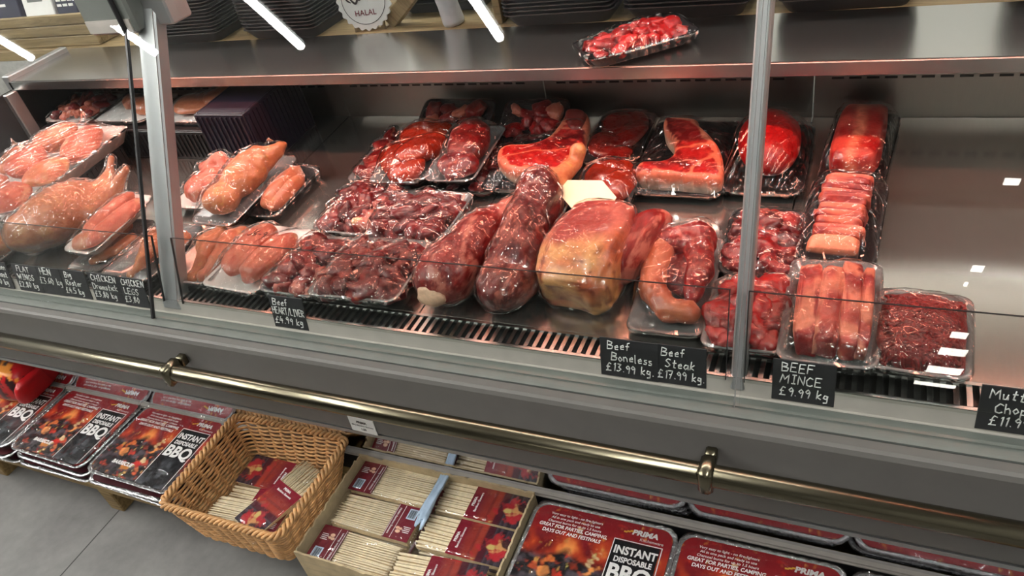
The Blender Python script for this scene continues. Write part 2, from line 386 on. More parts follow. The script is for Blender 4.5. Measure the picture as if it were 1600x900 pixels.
# mirror-bright kick plate leaning under the panel, white edge trim at its foot, dark base
prof('kick_plate', [(.876, .206), (.836, .392), (.843, .392), (.883, .206)], 'mirror_steel', X0-1.2)
prof('kick_trim', [(.870, .198), (.870, .202), (.884, .202), (.884, .198)], 'pale_strip', X0-1.2)
prof('kick_trim', [(.870, .190), (.870, .193), (.884, .193), (.884, .190)], 'pale_strip', X0-1.2)
prof('base', [(.8835, 0), (.8835, .205), (.93, .38), (1.65, .38), (1.65, 0)], 'dark_plastic', X0-1.2)
# bumper rail with brackets
rail = MB().tube([(X0-1.2, .742, .535), (X1, .742, .535)], .0175, 20).build('bumper_rail', 'brass_rail', ctr, True)
for bx in (-1.294, -.182, -2.41):
    b = MB(); a = [(bx-.012, .742, .535), (bx+.012, .742, .535)]
    b.box((bx-.0115, .7195, .5105), (bx+.0115, .766, .5595), bev=.006); b.box((bx-.009, .7665, .526), (bx+.009, .7855, .552), bev=.003)
    b.build('rail_bracket', 'brass_rail', rail, True)
# air grille
gl = MB(); gl.box((X0, .872, .612), (X1, .878, .618)).box((X0, .919, .613), (X1, .926, .6205))
x = X0+.004
while x < X1: gl.box((x, .877, .6125), (x+.0075, .920, .618)); x += .0165
gl.build('air_grille', 'steel', ctr)
prof('grille_duct', [(.876, .60), (.926, .604), (.926, .598), (.876, .595)], 'dark_plastic')
# deck panels
seams = [X0, -1.38, -.76, -.13, .55, X1]
def dz(y): return deck_z(y)-.0005
for a, b in zip(seams, seams[1:]):
    v = [(a+.0015, .926, dz(.926)), (b-.0015, .926, dz(.926)), (b-.0015, 1.665, dz(1.665)), (a+.0015, 1.665, dz(1.665))]
    k = MB(); k.add(v+[(p[0], p[1], p[2]-.012) for p in v], [(0, 1, 2, 3), (7, 6, 5, 4), (0, 4, 5, 1), (1, 5, 6, 2), (2, 6, 7, 3), (3, 7, 4, 0)])
    k.build('deck_panel', 'steel_deck', ctr)
prof('deck_tray', [(.88, .59), (.926, .598), (1.7, .63), (1.7, .60), (.88, .57)], 'dark_plastic')
zb = dz(1.665)
for a, b in zip(seams, seams[1:]):
    MB().box((a+.0015, 1.667, zb-.01), (b-.0015, 1.68, .872)).build('back_panel', 'steel_back', ctr)
for a, b in zip(seams, seams[1:]):
    sl = MB(); x = a+.035
    while x < b-.055: sl.box((x, 1.6655, .748), (x+.024, 1.6675, .7525)); x += .034
    sl.build('air_slots', 'dark_plastic', ctr)['kind'] = 'stuff'
# steel work shelf with turned-down lip
LY = 1.43
prof('work_shelf', [(LY+.004, .8885), (LY+.002, .8895), (1.681, .8895), (1.681, .8725), (LY+.02, .872), (LY+.02, .8625), (LY, .8615), (LY, .886)], 'steel')
MB().box((X0-.02, LY, .86), (X0+.012, 1.66, .905), bev=.003).build('shelf_end_trim', 'aluminium', ctr)
MB().box((X0-.02, LY-.035, .6), (X0+.012, LY+.005, .86), bev=.003).build('end_frame', 'aluminium', ctr)
MB().box((X0-.016, .95, .56), (X0-.006, 1.7, .86)).build('end_panel', 'dark_plastic', ctr)
# slanted glass: panes, dark edge seals, posts, riser panes
GL = math.radians(27.3)
def lean(x, y, z, ang=GL): return Matrix.Translation((x, y, z)) @ Matrix.Rotation(-ang, 4, 'X')   # local z runs up the pane
for a, b in ((-2.64, -1.404), (-1.396, -.158), (-.150, 1.09)):
    g = MB().box((a, 0, 0), (b, .006, .72)).build('glass_pane', 'glass', ctr, mw=lean(0, .8305, .5935))
MB().box((-1.4038, -.0005, 0), (-1.3985, .0065, .72)).build('edge_seal', 'dark_plastic', ctr, mw=lean(0, .8305, .5935))
MB().box((-.1575, 0, 0), (-.1565, .006, .72)).build('edge_seal', 'aluminium', ctr, mw=lean(0, .8305, .5935))
for x, wd in ((-1.372, .052), (-.158, .022)):
    p = MB().box((x-wd/2, .012, -.01), (x+wd/2, .012+.03, .70), bev=.003).build('post', 'aluminium', ctr, mw=lean(0, .858, .612))
    MB().box((x-wd/2+.004, .010, 0), (x+wd/2-.004, .0125, .70)).build('post_face', 'aluminium', p)
RA = math.radians(20.5)
for a, b in ((-2.6, -1.386), (-1.33, -.175), (-.148, 1.09)):
    r = MB().box((a, 0, 0), (b, .004, .148)).build('riser_pane', 'riser_glass', ctr, mw=lean(0, .866, .6155, RA))
    MB().box((a, -.0003, .1476), (b, .0043, .1484)).box((a, -.0003, 0), (a+.0012, .0043, .148)).box((b-.0012, -.0003, 0), (b, .0043, .148)).build('polished_edge', 'dark_plastic', r)
hb = MB().box((-1.52, 1.115, 1.118), (-1.375, 1.25, 1.30), bev=.006).build('hinge_housing', 'ledge_grey', ctr)
MB().box((-1.512, 1.112, 1.124), (-1.384, 1.1155, 1.15)).build('hinge_cover', 'pale_strip', hb)
MB().box((-1.408, 1.104, 1.11), (-1.398, 1.1145, 1.30), bev=.003).build('hinge_clip', 'dark_plastic', hb)
MB().box((-1.375, 1.15, 1.12), (-1.31, 1.21, 1.36), bev=.004).build('hinge_arm', 'aluminium', hb)
# canopy lamp that tints the meat pink
lt = thing('canopy_lamp', 'long pink meat lamp hung under the counter canopy above the slanted glass', 'lamp', Matrix.Translation((0, 1.34, 1.30)))
MB().tube([(X0+.1, 0, 0), (X1-.1, 0, 0)], .014, 10).build('lamp_tube', 'meat_light', lt, True)
MB().box((X0, -.05, .02), (X1, .05, .04), bev=.004).box((X0, .028, -.048), (X1, .033, .0195)).box((X0, -.036, -.048), (X1, -.031, .0195)).build('baffled_lamp_housing', 'aluminium', lt)  # unseen front and rear flaps added to block the lamp's spill
#@@BACKGROUND
# ------------------------------------------------------------------ staff side: wooden shelf, crates, tray stacks, sign
SY = 1.682
ws = MB().box((-3.5, SY, .855), (X1+.3, 2.35, .8895), bev=.002).build('back_worktop', 'pine'); tag(ws, 'long pale pine staff worktop behind the steel shelf', 'worktop')
for lx in (-3.4, -2.45, -.6, 1.4): MB().box((lx, 1.78, 0), (lx+.08, 1.86, .855)).build('leg', 'pine', ws); MB().box((lx, 2.2, 0), (lx+.08, 2.28, .855)).build('leg', 'pine', ws)
def crate(x, y, w_, d_, h_, label, rot=0):
    t = thing('wooden_crate', label, 'crate', Matrix.Translation((x, y, .8896)) @ Matrix.Rotation(math.radians(rot), 4, 'Z'), 'wooden crates on the staff worktop')
    for s in (0, 1):
        b = MB(); n = 3; hh = h_/n
        for i in range(n): b.box((0, s*(d_-.014), i*hh+.001), (w_, s*(d_-.014)+.014, (i+1)*hh-.002), bev=.002)
        b.build('side_boards', 'pine', t)
    for s in (0, 1):
        b = MB()
        for i in range(3): b.box((s*(w_-.014), .0145, i*h_/3+.001), (s*(w_-.014)+.014, d_-.0145, (i+1)*h_/3-.002), bev=.002)
        b.build('end_boards', 'pine', t)
    MB().box((.0145, .0145, 0), (w_-.0145, d_-.0145, .012)).build('bottom', 'pine', t)
    return t
crate(-3.15, 1.70, .86, .30, .105, 'low wooden crate of folders at the far left of the staff worktop')
def folder(x, w_, h_, mat, label, spots=None):
    t = thing('document_folder', label, 'folder', Matrix.Translation((x, 1.76, .9035)) @ Matrix.Rotation(math.radians(-14), 4, 'X'), 'folders in the left crate')
    MB().box((0, 0, 0), (w_, .035, h_), bev=.003).build('cover', mat, t)
    if spots:
        b = MB()
        for i in range(3):
            for j in range(4): b.box((.008+i*(w_-.016)/3, -.0015, h_-.018-j*.016), (.008+i*(w_-.016)/3+(w_-.016)/4, .0, h_-.010-j*.016))
        b.build('pattern', spots, t)
    else: MB().box((w_*.2, -.0012, h_*.72), (w_*.7, 0, h_*.78)).build('spine_label', 'print_white' if mat != 'sign_white' else 'ledge_grey', t)
folder(-2.93, .22, .15, 'book_navy', 'navy folder leaning in the left wooden crate')
folder(-2.685, .15, .16, 'sign_white', 'white folder between the navy and the patterned folder')
folder(-2.52, .10, .16, 'book_navy', 'dark folder with a white block pattern, right in the crate', 'sign_white')
def tray_shape(w_, l_, h_, r=.02):
    """foam tray as nested rounded-rectangle loops, rim at height h"""
    loops = [(rrect(w_-.036, l_-.036, r), 0), (rrect(w_-.006, l_-.006, r), h_*.9), (rrect(w_+.004, l_+.004, r), h_), (rrect(w_+.004, l_+.004, r), h_+.0018), (rrect(w_-.006, l_-.006, r), h_+.0018), (rrect(w_-.042, l_-.042, r), .004)]
    V = []; Fc = []; n = len(loops[0][0])
    for lp, z in loops: V += [(x, y, z) for x, y in lp]
    for i in range(len(loops)-1):
        for k in range(n): Fc.append((i*n+k, i*n+(k+1) % n, (i+1)*n+(k+1) % n, (i+1)*n+k))
    Fc += [tuple(range(n))[::-1], tuple((len(loops)-1)*n+k for k in range(n))]
    return V, Fc
sv, sf = tray_shape(.26, .20, .03)
def stack(x, y, n, where, rot=0, sc=1.0, pitch=.0095, z=.8895):
    n = min(n, 17)
    first = None
    for i in range(n):
        if first is None:
            o = mesh('empty_tray', sv, sf, 'black_foam', None, True); first = o
        else: o = first.copy(); C.objects.link(o)
        o.matrix_world = Matrix.Translation((x, y, z+i*pitch)) @ Matrix.Rotation(math.radians(rot), 4, 'Z') @ Matrix.Scale(sc, 4)
        tag(o, 'empty black foam tray nested in the stack '+where, 'tray', 'empty trays '+where)
stack(-1.88, 1.762, 17, 'left of the sign under a clear bag', 2)
stack(-1.52, 1.762, 17, 'just left of the sign', -2)
stack(-1.08, 1.90, 17, 'behind the sign', 1)
stack(-.70, 1.768, 17, 'behind the shelf tray of diced beef, left', 1, 1.05)
stack(-.40, 1.768, 17, 'behind the shelf tray of diced beef, right', -1, 1.05)
stack(-.08, 1.765, 14, 'right of the front post', 2)
stack(.34, 1.765, 12, 'at the far right of the worktop', -2)
stack(-2.22, 2.02, 14, 'behind the left post', 0)
v, f = lump((0, 0, 0), (.12, .09, .025), (0, 0, 0), 1, .25, 3, 5, 3)
o = mesh('plastic_bag', v, f, 'film', None, True); o.matrix_world = Matrix.Translation((-1.80, 1.78, 1.085)); tag(o, 'clear plastic bag lying on the tray stack behind the left post', 'plastic bag')
# a pine board leaning behind the sign and an upright pine batten, white bottle
o = MB().box((-.02, 0, 0), (.02, .03, .42), bev=.003).build('leaning_board', 'pine'); o.matrix_world = Matrix.Translation((-1.20, 1.72, .899)) @ Matrix.Rotation(math.radians(52), 4, 'Y'); tag(o, 'pine board slanting upwards behind the round halal sign', 'board')
o = MB().box((0, 0, 0), (.02, .05, .3), bev=.002).build('upright_batten', 'pine'); o.matrix_world = Matrix.Translation((-.875, 1.70, .8896)); tag(o, 'upright pine batten at the left edge of the beef tray stacks', 'batten')
o = MB().box((0, 0, 0), (.024, .04, .3), bev=.002).build('upright_batten', 'pine'); o.matrix_world = Matrix.Translation((-1.69, 1.72, .8896)); tag(o, 'upright pine batten between the two tray stacks left of the sign', 'batten')
bt = thing('white_bottle', 'white crumpled plastic bottle right of the halal sign', 'bottle', Matrix.Translation((-1.0, 1.72, .8896)) @ Matrix.Rotation(math.radians(-8), 4, 'Y'))
prf = [(.0, 0), (.026, 0), (.029, .01), (.027, .05), (.029, .09), (.026, .12), (.029, .15), (.012, .18), (.012, .20), (0, .20)]
V = []; Fc = []; n = 16
for r_, z_ in prf: V += [(r_*math.cos(2*math.pi*k/n), r_*math.sin(2*math.pi*k/n), z_) for k in range(n)]
for i in range(len(prf)-1): Fc += [(i*n+k, i*n+(k+1) % n, (i+1)*n+(k+1) % n, (i+1)*n+k) for k in range(n)]
mesh('bottle_body', V, Fc, 'bottle_white', bt, True); MB().tube([(0, 0, .198), (0, 0, .215)], .015, 14).build('cap', 'print_blue', bt, True)
# halal sign: scalloped disc on a stand
hs = thing('round_sign', 'white scalloped round sign reading halal on the back worktop', 'sign', Matrix.Translation((-1.247, 1.695, .8896)) @ Matrix.Rotation(math.radians(8), 4, 'Z') @ Matrix.Rotation(math.radians(-12), 4, 'X'))
R0 = .077; cz = .082; N = 240
loop = [(R0*(1+.035*math.cos(24*2*math.pi*k/N))*math.cos(2*math.pi*k/N), cz+R0*(1+.035*math.cos(24*2*math.pi*k/N))*math.sin(2*math.pi*k/N)) for k in range(N)]
V = [(x, 0, z) for x, z in loop]+[(x, .006, z) for x, z in loop]
mesh('disc', V, [tuple(range(N)), tuple(range(N, 2*N))[::-1]]+[(k, k+N, (k+1) % N+N, (k+1) % N) for k in range(N)], 'sign_white', hs)
ring = MB(); ro, ri = .0635, .0618; n = 96
for k in range(n):
    a, b = 2*math.pi*k/n, 2*math.pi*(k+1)/n
    ring.add([(ro*math.cos(a), -.0008, cz+ro*math.sin(a)), (ro*math.cos(b), -.0008, cz+ro*math.sin(b)), (ri*math.cos(b), -.0008, cz+ri*math.sin(b)), (ri*math.cos(a), -.0008, cz+ri*math.sin(a))], [(0, 1, 2, 3)])
ring.build('ring', 'print_black', hs)
v, f = text('HALAL', .020, bold=.012, space=1.05)
mesh('lettering', [(p[0], -.0009, cz-.040+p[1]) for p in v], f, 'print_maroon', hs)
def stroke(pts, wmax, k=40):
    P = np.array(pts, float); n = len(P); t = np.linspace(0, n-1, k); out = []
    for q in t:   # catmull-rom
        i = min(int(q), n-2); u = q-i; p = [P[max(i-1, 0)], P[i], P[i+1], P[min(i+2, n-1)]]
        out.append(.5*((2*p[1])+(-p[0]+p[2])*u+(2*p[0]-5*p[1]+4*p[2]-p[3])*u*u+(-p[0]+3*p[1]-3*p[2]+p[3])*u**3))
    out = np.array(out); T = np.gradient(out, axis=0); Nn = np.c_[-T[:, 1], T[:, 0]]; Nn /= np.linalg.norm(Nn, axis=1)[:, None]+1e-9
    wv = wmax*(.35+.65*np.sin(np.linspace(.15, 3.0, k)))
    return out+Nn*wv[:, None]/2, out-Nn*wv[:, None]/2
ar = MB()
for pts, wd in (([(.036, .034), (.034, .012), (.022, .004), (.010, .012), (.004, .024)], .006), ([(.004, .024), (-.002, .008), (-.012, .0), (-.020, .012)], .006), ([(-.010, .040), (-.012, .014), (-.022, -.008), (-.034, .0), (-.040, .012)], .006),
                ([(.026, .022), (.040, .020), (.048, .010)], .004), ([(-.042, .022), (-.048, .004), (-.036, -.006)], .005), ([(.016, .050), (.014, .020)], .005)):
    A, B = stroke(pts, wd); k = len(A)
    ar.add([(a[0], -.0010, cz+a[1]) for a in A]+[(a[0], -.0010, cz+a[1]) for a in B], [(i, i+1, i+1+k, i+k) for i in range(k-1)])
ar.build('arabic_lettering', 'print_black', hs)
MB().box((-.045, .006, 0), (-.033, .012, .09)).box((.033, .006, 0), (.045, .012, .09)).box((-.045, .006, 0), (.045, .06, .008)).build('stand', 'pine', hs)
#@@MEAT
# ------------------------------------------------------------------ meat packages
def film_sheet(w_, l_, th, pieces, seed=0, reach=.012, ridge=.0, name='film', mat='film', parent=None, peak=None):
    """cling film stretched as a membrane over the pieces and folded over the tray rim"""
    base = densify(rrect(w_+.008, l_+.008, .026), .008); n = len(base); B = np.array(base); K = 15
    S = np.linspace(1, 0.06, K); X = np.concatenate([B*s for s in S]); zr = th+.0025
    if pieces:
        P = np.concatenate([p[0] for p in pieces]); P = P[P[:, 2] > th*.6]
    else: P = np.zeros((0, 3))
    ob = np.full(len(X), -1.0)
    if len(P):
        for i in range(0, len(X), 256):
            d = (X[i:i+256, None, 0]-P[None, :, 0])**2+(X[i:i+256, None, 1]-P[None, :, 1])**2
            ob[i:i+256] = np.where(d < reach**2, P[None, :, 2], -1).max(1)
    if peak is not None:
        for (px, py, pz) in peak:
            k = np.argmin((X[:, 0]-px)**2+(X[:, 1]-py)**2); ob[k] = max(ob[k], pz)
    ob = ob.reshape(K, n)+.0015; Z = np.maximum(ob, zr).copy(); Z[0] = zr
    for it in range(260):
        a = (np.roll(Z, 1, 1)+np.roll(Z, -1, 1))
        up = np.empty_like(Z); up[:-1] = Z[1:]; up[-1] = Z[-1].mean(); dn = np.empty_like(Z); dn[1:] = Z[:-1]; dn[0] = zr
        Z = np.maximum((a+up+dn)/4, ob); Z[0] = zr
    P3 = np.c_[X, Z.ravel()]
    wv = wob(P3*np.array([1, 1, .3]), 120, seed+3, 2)*.0011+wob(P3, 45, seed+9, 1)*.0008
    fade = np.repeat(np.minimum(1, (1-S)*8+.25), n)
    P3[:, 2] += np.maximum(-.0012, wv)*fade
    c = len(P3); V = list(map(tuple, P3))+[(0, 0, float(Z[-1].mean()))]
    Fc = [(i*n+k, (i+1)*n+k, (i+1)*n+(k+1) % n, i*n+(k+1) % n) for i in range(K-1) for k in range(n)]
    Fc += [((K-1)*n+k, c, (K-1)*n+(k+1) % n) for k in range(n)]
    Fc = [tuple(reversed(q)) for q in Fc]
    sk = len(V); inn = np.array(densify(rrect(w_+.008, l_+.008, .026), .008))
    rr = np.random.default_rng(seed)
    for t_, z_ in ((1.0, th-.004), (.93, max(.001, th*.25))):
        q = inn*t_; jit = rr.normal(size=len(q))*.0006
        V += [(x, y, z_+j) for (x, y), j in zip(q, jit)]
    Fc += [(k, (k+1) % n, sk+(k+1) % n, sk+k) for k in range(n)]+[(sk+k, sk+(k+1) % n, sk+n+(k+1) % n, sk+n+k) for k in range(n)]
    return mesh(name, V, Fc, mat, parent, True)
def piece(v, f, mat, name='meat_piece', col=None): return (np.asarray(v), f, mat, name, col)
def package(name, label, x, y, w_, l_, pieces, h=0, rot=0, tilt=0, roll=0, th=.024, tray='black_foam', film='film', group=None, cat='meat tray', mw=None, seed=None, film_name='cling_film', peak=None, reach=.012):
    seed = seed if seed is not None else abs(hash(label)) % 1000 if False else sum(map(ord, label)) % 997
    t = thing(name, label, cat, mw if mw is not None else deck_m(x, y, h, rot, tilt, roll), group)
    v, f = tray_shape(w_, l_, th); mesh('foam_tray', v, f, tray, t, True)
    for v, f, m_, nm, col in pieces: mesh(nm, v, f, m_, t, True, None, col)
    if film: film_sheet(w_, l_, th, pieces, seed, reach, 0, film_name, film, t, peak)
    return t
def pile(n, w_, l_, size, mats, seed, hgt=.03, sq=.8, amp=.34, flat=.62, z0=.006, sub=3, name='meat_piece', x0=0, y0=0):
    """heap of irregular chunks, mounded to the middle"""
    n = int(n*1.7); size = size*.86
    g = np.random.default_rng(seed); out = []
    nx = max(1, int(round(math.sqrt(n*w_/l_)))); ny = max(1, int(math.ceil(n/nx)))
    for i in range(nx):
        for j in range(ny):
            u = (i+.5+g.uniform(-.25, .25))/nx-.5; v_ = (j+.5+g.uniform(-.25, .25))/ny-.5
            dome = max(0, 1-(2*u)**2)*max(0, 1-(2*v_)**2)
            s = size*g.uniform(.8, 1.25); rad = (s*g.uniform(.8, 1.3), s*g.uniform(.7, 1.2), s*flat)
            z = z0+rad[2]*.9+hgt*dome*g.uniform(.55, 1)
            ex = w_/2-rad[0]*.8; ey = l_/2-rad[1]*.8
            c = (np.clip(u*w_, -ex, ex)+x0, np.clip(v_*l_, -ey, ey)+y0, z)
            v, f = lump(c, rad, (g.uniform(-.4, .4), g.uniform(-.4, .4), g.uniform(0, 3.1)), sq, amp, 2.6, int(g.integers(1e6)), sub)
            v[:, 2] = np.maximum(v[:, 2], z0-.001)
            out.append(piece(v, f, mats[int(g.integers(len(mats)))], name))
    return out
def inpoly(P, L):
    x, y = P[:, 0], P[:, 1]; ins = np.zeros(len(P), bool); n = len(L)
    for i in range(n):
        (x1, y1), (x2, y2) = L[i], L[(i+1) % n]
        c = ((y1 > y) != (y2 > y)) & (x < (x2-x1)*(y-y1)/(y2-y1+1e-15)+x1); ins ^= c
    return ins
def near(P, L):
    best = np.full(len(P), 9.); pt = np.zeros((len(P), 2)); n = len(L)
    for i in range(n):
        a, b = np.array(L[i]), np.array(L[(i+1) % n]); e = b-a; t = np.clip(((P-a)@e)/(e@e+1e-15), 0, 1)
        q = a+t[:, None]*e; d = np.linalg.norm(P-q, axis=1); k = d < best; best[k] = d[k]; pt[k] = q[k]
    return best, pt
def smooth_loop(L, k=6):
    P = np.array(L, float); n = len(P); out = []
    for i in range(n):
        p0, p1, p2, p3 = P[i-1], P[i], P[(i+1) % n], P[(i+2) % n]
        for j in range(k):
            u = j/k; out.append(.5*((2*p1)+(-p0+p2)*u+(2*p0-5*p1+4*p2-p3)*u*u+(-p0+3*p1-3*p2+p3)*u**3))
    return [tuple(q) for q in out]
def slab(outline, z0, thick, colf, step=.0024, rnd=.010, amp=.0025, seed=0, side=None):
    """cut of meat with the given outline: rounded top, upright side, printed by colf(x,y,d)"""
    L = smooth_loop(outline); A = np.array(L); lo = A.min(0)-step; hi = A.max(0)+step
    nx, ny = [int(q)+1 for q in (hi-lo)/step]
    gx, gy = np.meshgrid(lo[0]+np.arange(nx)*step, lo[1]+np.arange(ny)*step, indexing='ij'); G = np.c_[gx.ravel(), gy.ravel()]
    ins = inpoly(G, L); d, q = near(G, L); cc = inpoly(G+step/2, L).reshape(nx, ny)
    use = {}; T = []; 
    cells = [(i, j) for i in range(nx-1) for j in range(ny-1) if cc[i, j]]
    for i, j in cells:
        for a in ((i, j), (i+1, j), (i+1, j+1), (i, j+1)):
            k = a[0]*ny+a[1]
            if k not in use: use[k] = len(use)
    ks = np.array(list(use)); P = G[ks].copy(); D = d[ks].copy(); out = ~ins[ks]; P[out] = q[ks][out]; D[out] = 0
    t = np.clip(D/rnd, 0, 1); z = z0+thick*(.62+.38*np.sqrt(1-(1-t)**2))+amp*wob(np.c_[P, np.zeros(len(P))], 60, seed)*t
    F_ = [tuple(use[a*ny+b] for a, b in ((i, j), (i+1, j), (i+1, j+1), (i, j+1))) for i, j in cells]
    cnt = {}
    for f in F_:
        for a, b in zip(f, f[1:]+f[:1]): cnt[(a, b)] = 1
    bd = [(a, b) for a, b in cnt if (b, a) not in cnt]
    V = np.c_[P, z]; col = colf(P[:, 0], P[:, 1], D); bi = sorted({i for e in bd for i in e}); m1 = {k: len(V)+i for i, k in enumerate(bi)}
    sc = col[bi]*.0+np.array(side if side is not None else (.75, .45, .32))
    mid = np.c_[P[bi]*1.0, np.full(len(bi), z0+thick*.3)]; bot = np.c_[P[bi]+(A.mean(0)-P[bi])*.04, np.full(len(bi), z0)]
    nb = len(bi); V = np.r_[V, mid, bot]; wv = wob(mid, 160, seed+1)[:, None]; sc = sc*(1+.25*wv); col = np.r_[col, sc, sc*.8]
    F2 = []
    for a, b in bd: F2 += [(b, a, m1[a], m1[b]), (m1[b], m1[a], m1[a]+nb, m1[b]+nb)]
    # close the underside
    under = {k: len(V)+i for i, k in enumerate(range(len(P)))}
    V = np.r_[V, np.c_[P+(A.mean(0)-P)*.04, np.full(len(P), z0)]]; col = np.r_[col, np.tile(np.array([[.3, .05, .05]]), (len(P), 1))]
    F_ += F2+[tuple(under[i] for i in reversed(f)) for f in F_]
    return V, F_, np.clip(col, 0, 1)
def lin(r, g, b): return np.array(srgb(r, g, b)[:3])
def lerp(a, b, t): return a+(b-a)*np.clip(t, 0, 1)[:, None]
def at_deck(px, py, h):
    n = np.array((0, -TT, 1.)); d0 = n@np.array((0, .9, .62+h)); r = CR.T@np.array([(px-800)/F, (py-450)/F, 1.]); t = (d0-n@CAM)/(n@r); return CAM+t*r
def outline_from(pts, h, x, y):
    return [tuple((at_deck(px, py, h)[:2]-np.array((x, y)))) for px, py in pts]
CRED, CDRK, CFAT, CPNK = lin(176, 26, 28), lin(108, 14, 18), lin(228, 122, 92), lin(200, 62, 54)
def steak_col(rim, seed, marb=.5):
    def f(x, y, d):
        P = np.c_[x, y, 0*x]; n1 = wob(P, 60, seed, 3); n2 = wob(P, 260, seed+5, 2); n3 = wob(P, 34, seed+11, 1)
        c = lerp(np.tile(CDRK, (len(x), 1)), CRED, .7+n1*1.1)
        c = lerp(c, CPNK, np.clip((.09-np.abs(n1))*9, 0, 1)*.65+np.clip(n2-.25, 0, 1)*1.1)
        c = lerp(c, CFAT, np.clip((.13-np.abs(n3+.25*n1))*10, 0, 1)*marb*1.5)
        c = lerp(c, CFAT, np.clip((rim*(1+.9*n1+.3*n2)-d)/.002, 0, 1)*.95)
        return c
    return f
# --- steaks on black trays, back row
tk = (-.700, 1.425)
ol = outline_from([(776, 236), (783, 227), (799, 221), (825, 221), (855, 210), (875, 187), (887, 169), (910, 168), (920, 177), (918, 200), (910, 222), (890, 247), (880, 262), (850, 265), (800, 262), (779, 248)], .06, *tk)
v, f, c = slab(ol, .016, .042, steak_col(.012, 3, .75), seed=4)
bl = outline_from([(884, 172), (908, 169), (917, 178), (908, 196), (890, 196)], .062, *tk)
v2, f2, c2 = slab(bl, .036, .028, lambda x, y, d: np.tile(lin(122, 40, 36), (len(x), 1)), rnd=.008, seed=6, side=(.4, .1, .08))
package('steak_tray', 'black tray with a long-boned rib steak, left of the liver trays', tk[0], tk[1], .19, .235, [piece(v, f, 'cut_meat', 'rib_steak', c), piece(v2, f2, 'cut_meat', 'rib_bone', c2)], rot=0, th=.02, group='steaks on black trays')
tb = (-.362, 1.462)
ol = outline_from([(1037, 182), (1050, 178), (1088, 181), (1094, 191), (1110, 205), (1125, 225), (1131, 250), (1126, 273), (1095, 273), (1060, 270), (1025, 268), (997, 266), (994, 255), (1005, 247), (1032, 247), (1050, 238), (1053, 216), (1040, 198)], .06, *tb)
v, f, c = slab(ol, .014, .044, steak_col(.013, 13, .65), seed=14)
package('steak_tray', 'black tray with a thick curved bone-in sirloin steak, behind the boneless piece', tb[0], tb[1], .19, .285, [piece(v, f, 'cut_meat', 'sirloin_steak', c)], th=.02, group='steaks on black trays')
# --- rear liver trays
def liver(w_, l_, seed, mats, hgt=.03):
    out = []; g = np.random.default_rng(seed)
    for i, (cx, cy, rx, ry, rz, a) in enumerate(((-.1, .22, .42, .30, 1.0, .3), (.18, -.02, .36, .34, 1.1, -.4), (-.16, -.22, .38, .28, 1.0, .6), (.10, -.36, .36, .20, .8, -.2), (.16, .36, .34, .2, .8, .5))):
        v, f = lump((cx*w_, cy*l_, .008+hgt*rz*.55), (rx*w_, ry*l_, hgt*rz*.62), (g.uniform(-.15, .15), g.uniform(-.15, .15), a), .9, .10, 1.9, seed+i, 4)
        v[:, 2] = np.maximum(v[:, 2], .004); out.append(piece(v, f, mats[i % len(mats)], 'liver_lobe'))
    return out
package('liver_tray', 'black tray of dark liver at the back, between the two big steaks', -.535, 1.535, .13, .215, liver(.11, .19, 21, ['liver_dark'], .028), th=.02, rot=1)
package('liver_tray', 'black tray of brown liver half covered by a cream paper slip', -.500, 1.312, .122, .20, liver(.105, .18, 31, ['liver'], .034), h=.006, th=.024, rot=2)
package('liver_tray', 'clear tray of orange-brown liver lobes on top of the offal trays', -1.005, 1.408, .140, .262, liver(.122, .235, 41, ['liver'], .04), h=.026, th=.022, rot=4, tray='clear_tray')
# --- other trays in the middle left
package('offal_tray', 'tray of red offal half hidden beneath the orange-brown liver tray', -1.075, 1.43, .19, .22, pile(6, .05, .18, .026, ['heart', 'lamb'], 51, .006, x0=-.055), th=.020, rot=2, tray='clear_tray')
package('heart_tray', 'tray of dark glossy heart meat between the liver tray and the rib steak', -.868, 1.41, .122, .236, [piece(*lump((0, .03, .036), (.048, .085, .034), (.05, .1, .1), .9, .16, 2.2, 61, 4), 'heart', 'heart'), piece(*lump((.005, -.06, .030), (.046, .05, .026), (0, 0, .4), .9, .18, 2.2, 62, 4), 'heart', 'heart')], h=.026, th=.022, rot=3, tray='clear_tray')
package('heart_tray', 'low dark tray underneath the glossy heart meat', -.835, 1.405, .15, .225, pile(6, .12, .2, .024, ['beef_dark'], 65, .0, flat=.35), th=.020, rot=2)
package('offal_tray', 'dark tray leaning on the back wall behind the orange-brown liver', -.985, 1.585, .21, .13, pile(6, .18, .10, .024, ['chicken_pink', 'heart', 'lamb'], 71, .01), h=.018, tilt=24, th=.02, rot=-2)
package('offal_tray', 'small tray of red meat leaning on the back wall behind the heart meat', -.765, 1.59, .17, .12, pile(5, .14, .09, .022, ['beef_red', 'chicken_pink'], 75, .008), h=.018, tilt=22, th=.02)
package('heart_tray', 'tray of heart pieces with yellow fat, left of two trays in the second row', -1.052, 1.208, .165, .19, pile(12, .145, .17, .027, ['heart', 'beef_dark', 'heart', 'lamb'], 81, .022)+[piece(*lump((.035, -.066, .04), (.014, .010, .008), (0, 0, .3), 1, .2, 3, 83), 'fat', 'fat_lump')], th=.024, rot=-2, tray='clear_tray')
package('heart_tray', 'tray of dark beef heart in shiny film, right of two trays in the second row', -.890, 1.190, .19, .185, pile(10, .165, .16, .032, ['beef_dark', 'heart'], 91, .016), th=.026, rot=-1, tray='clear_tray')
package('heart_tray', 'narrow tray of heart meat touching the frontmost heart tray in the middle', -1.058, 1.000, .15, .188, pile(9, .135, .165, .028, ['heart', 'lamb', 'beef_dark'], 101, .018), th=.026, rot=-1, tray='clear_tray')
package('heart_tray', 'frontmost clear tray of dark beef heart directly above its price card', -.902, 1.000, .205, .19, pile(13, .18, .165, .027, ['beef_dark', 'heart', 'beef_dark'], 111, .014), h=.008, th=.026, rot=2, tray='clear_tray', tilt=-1)
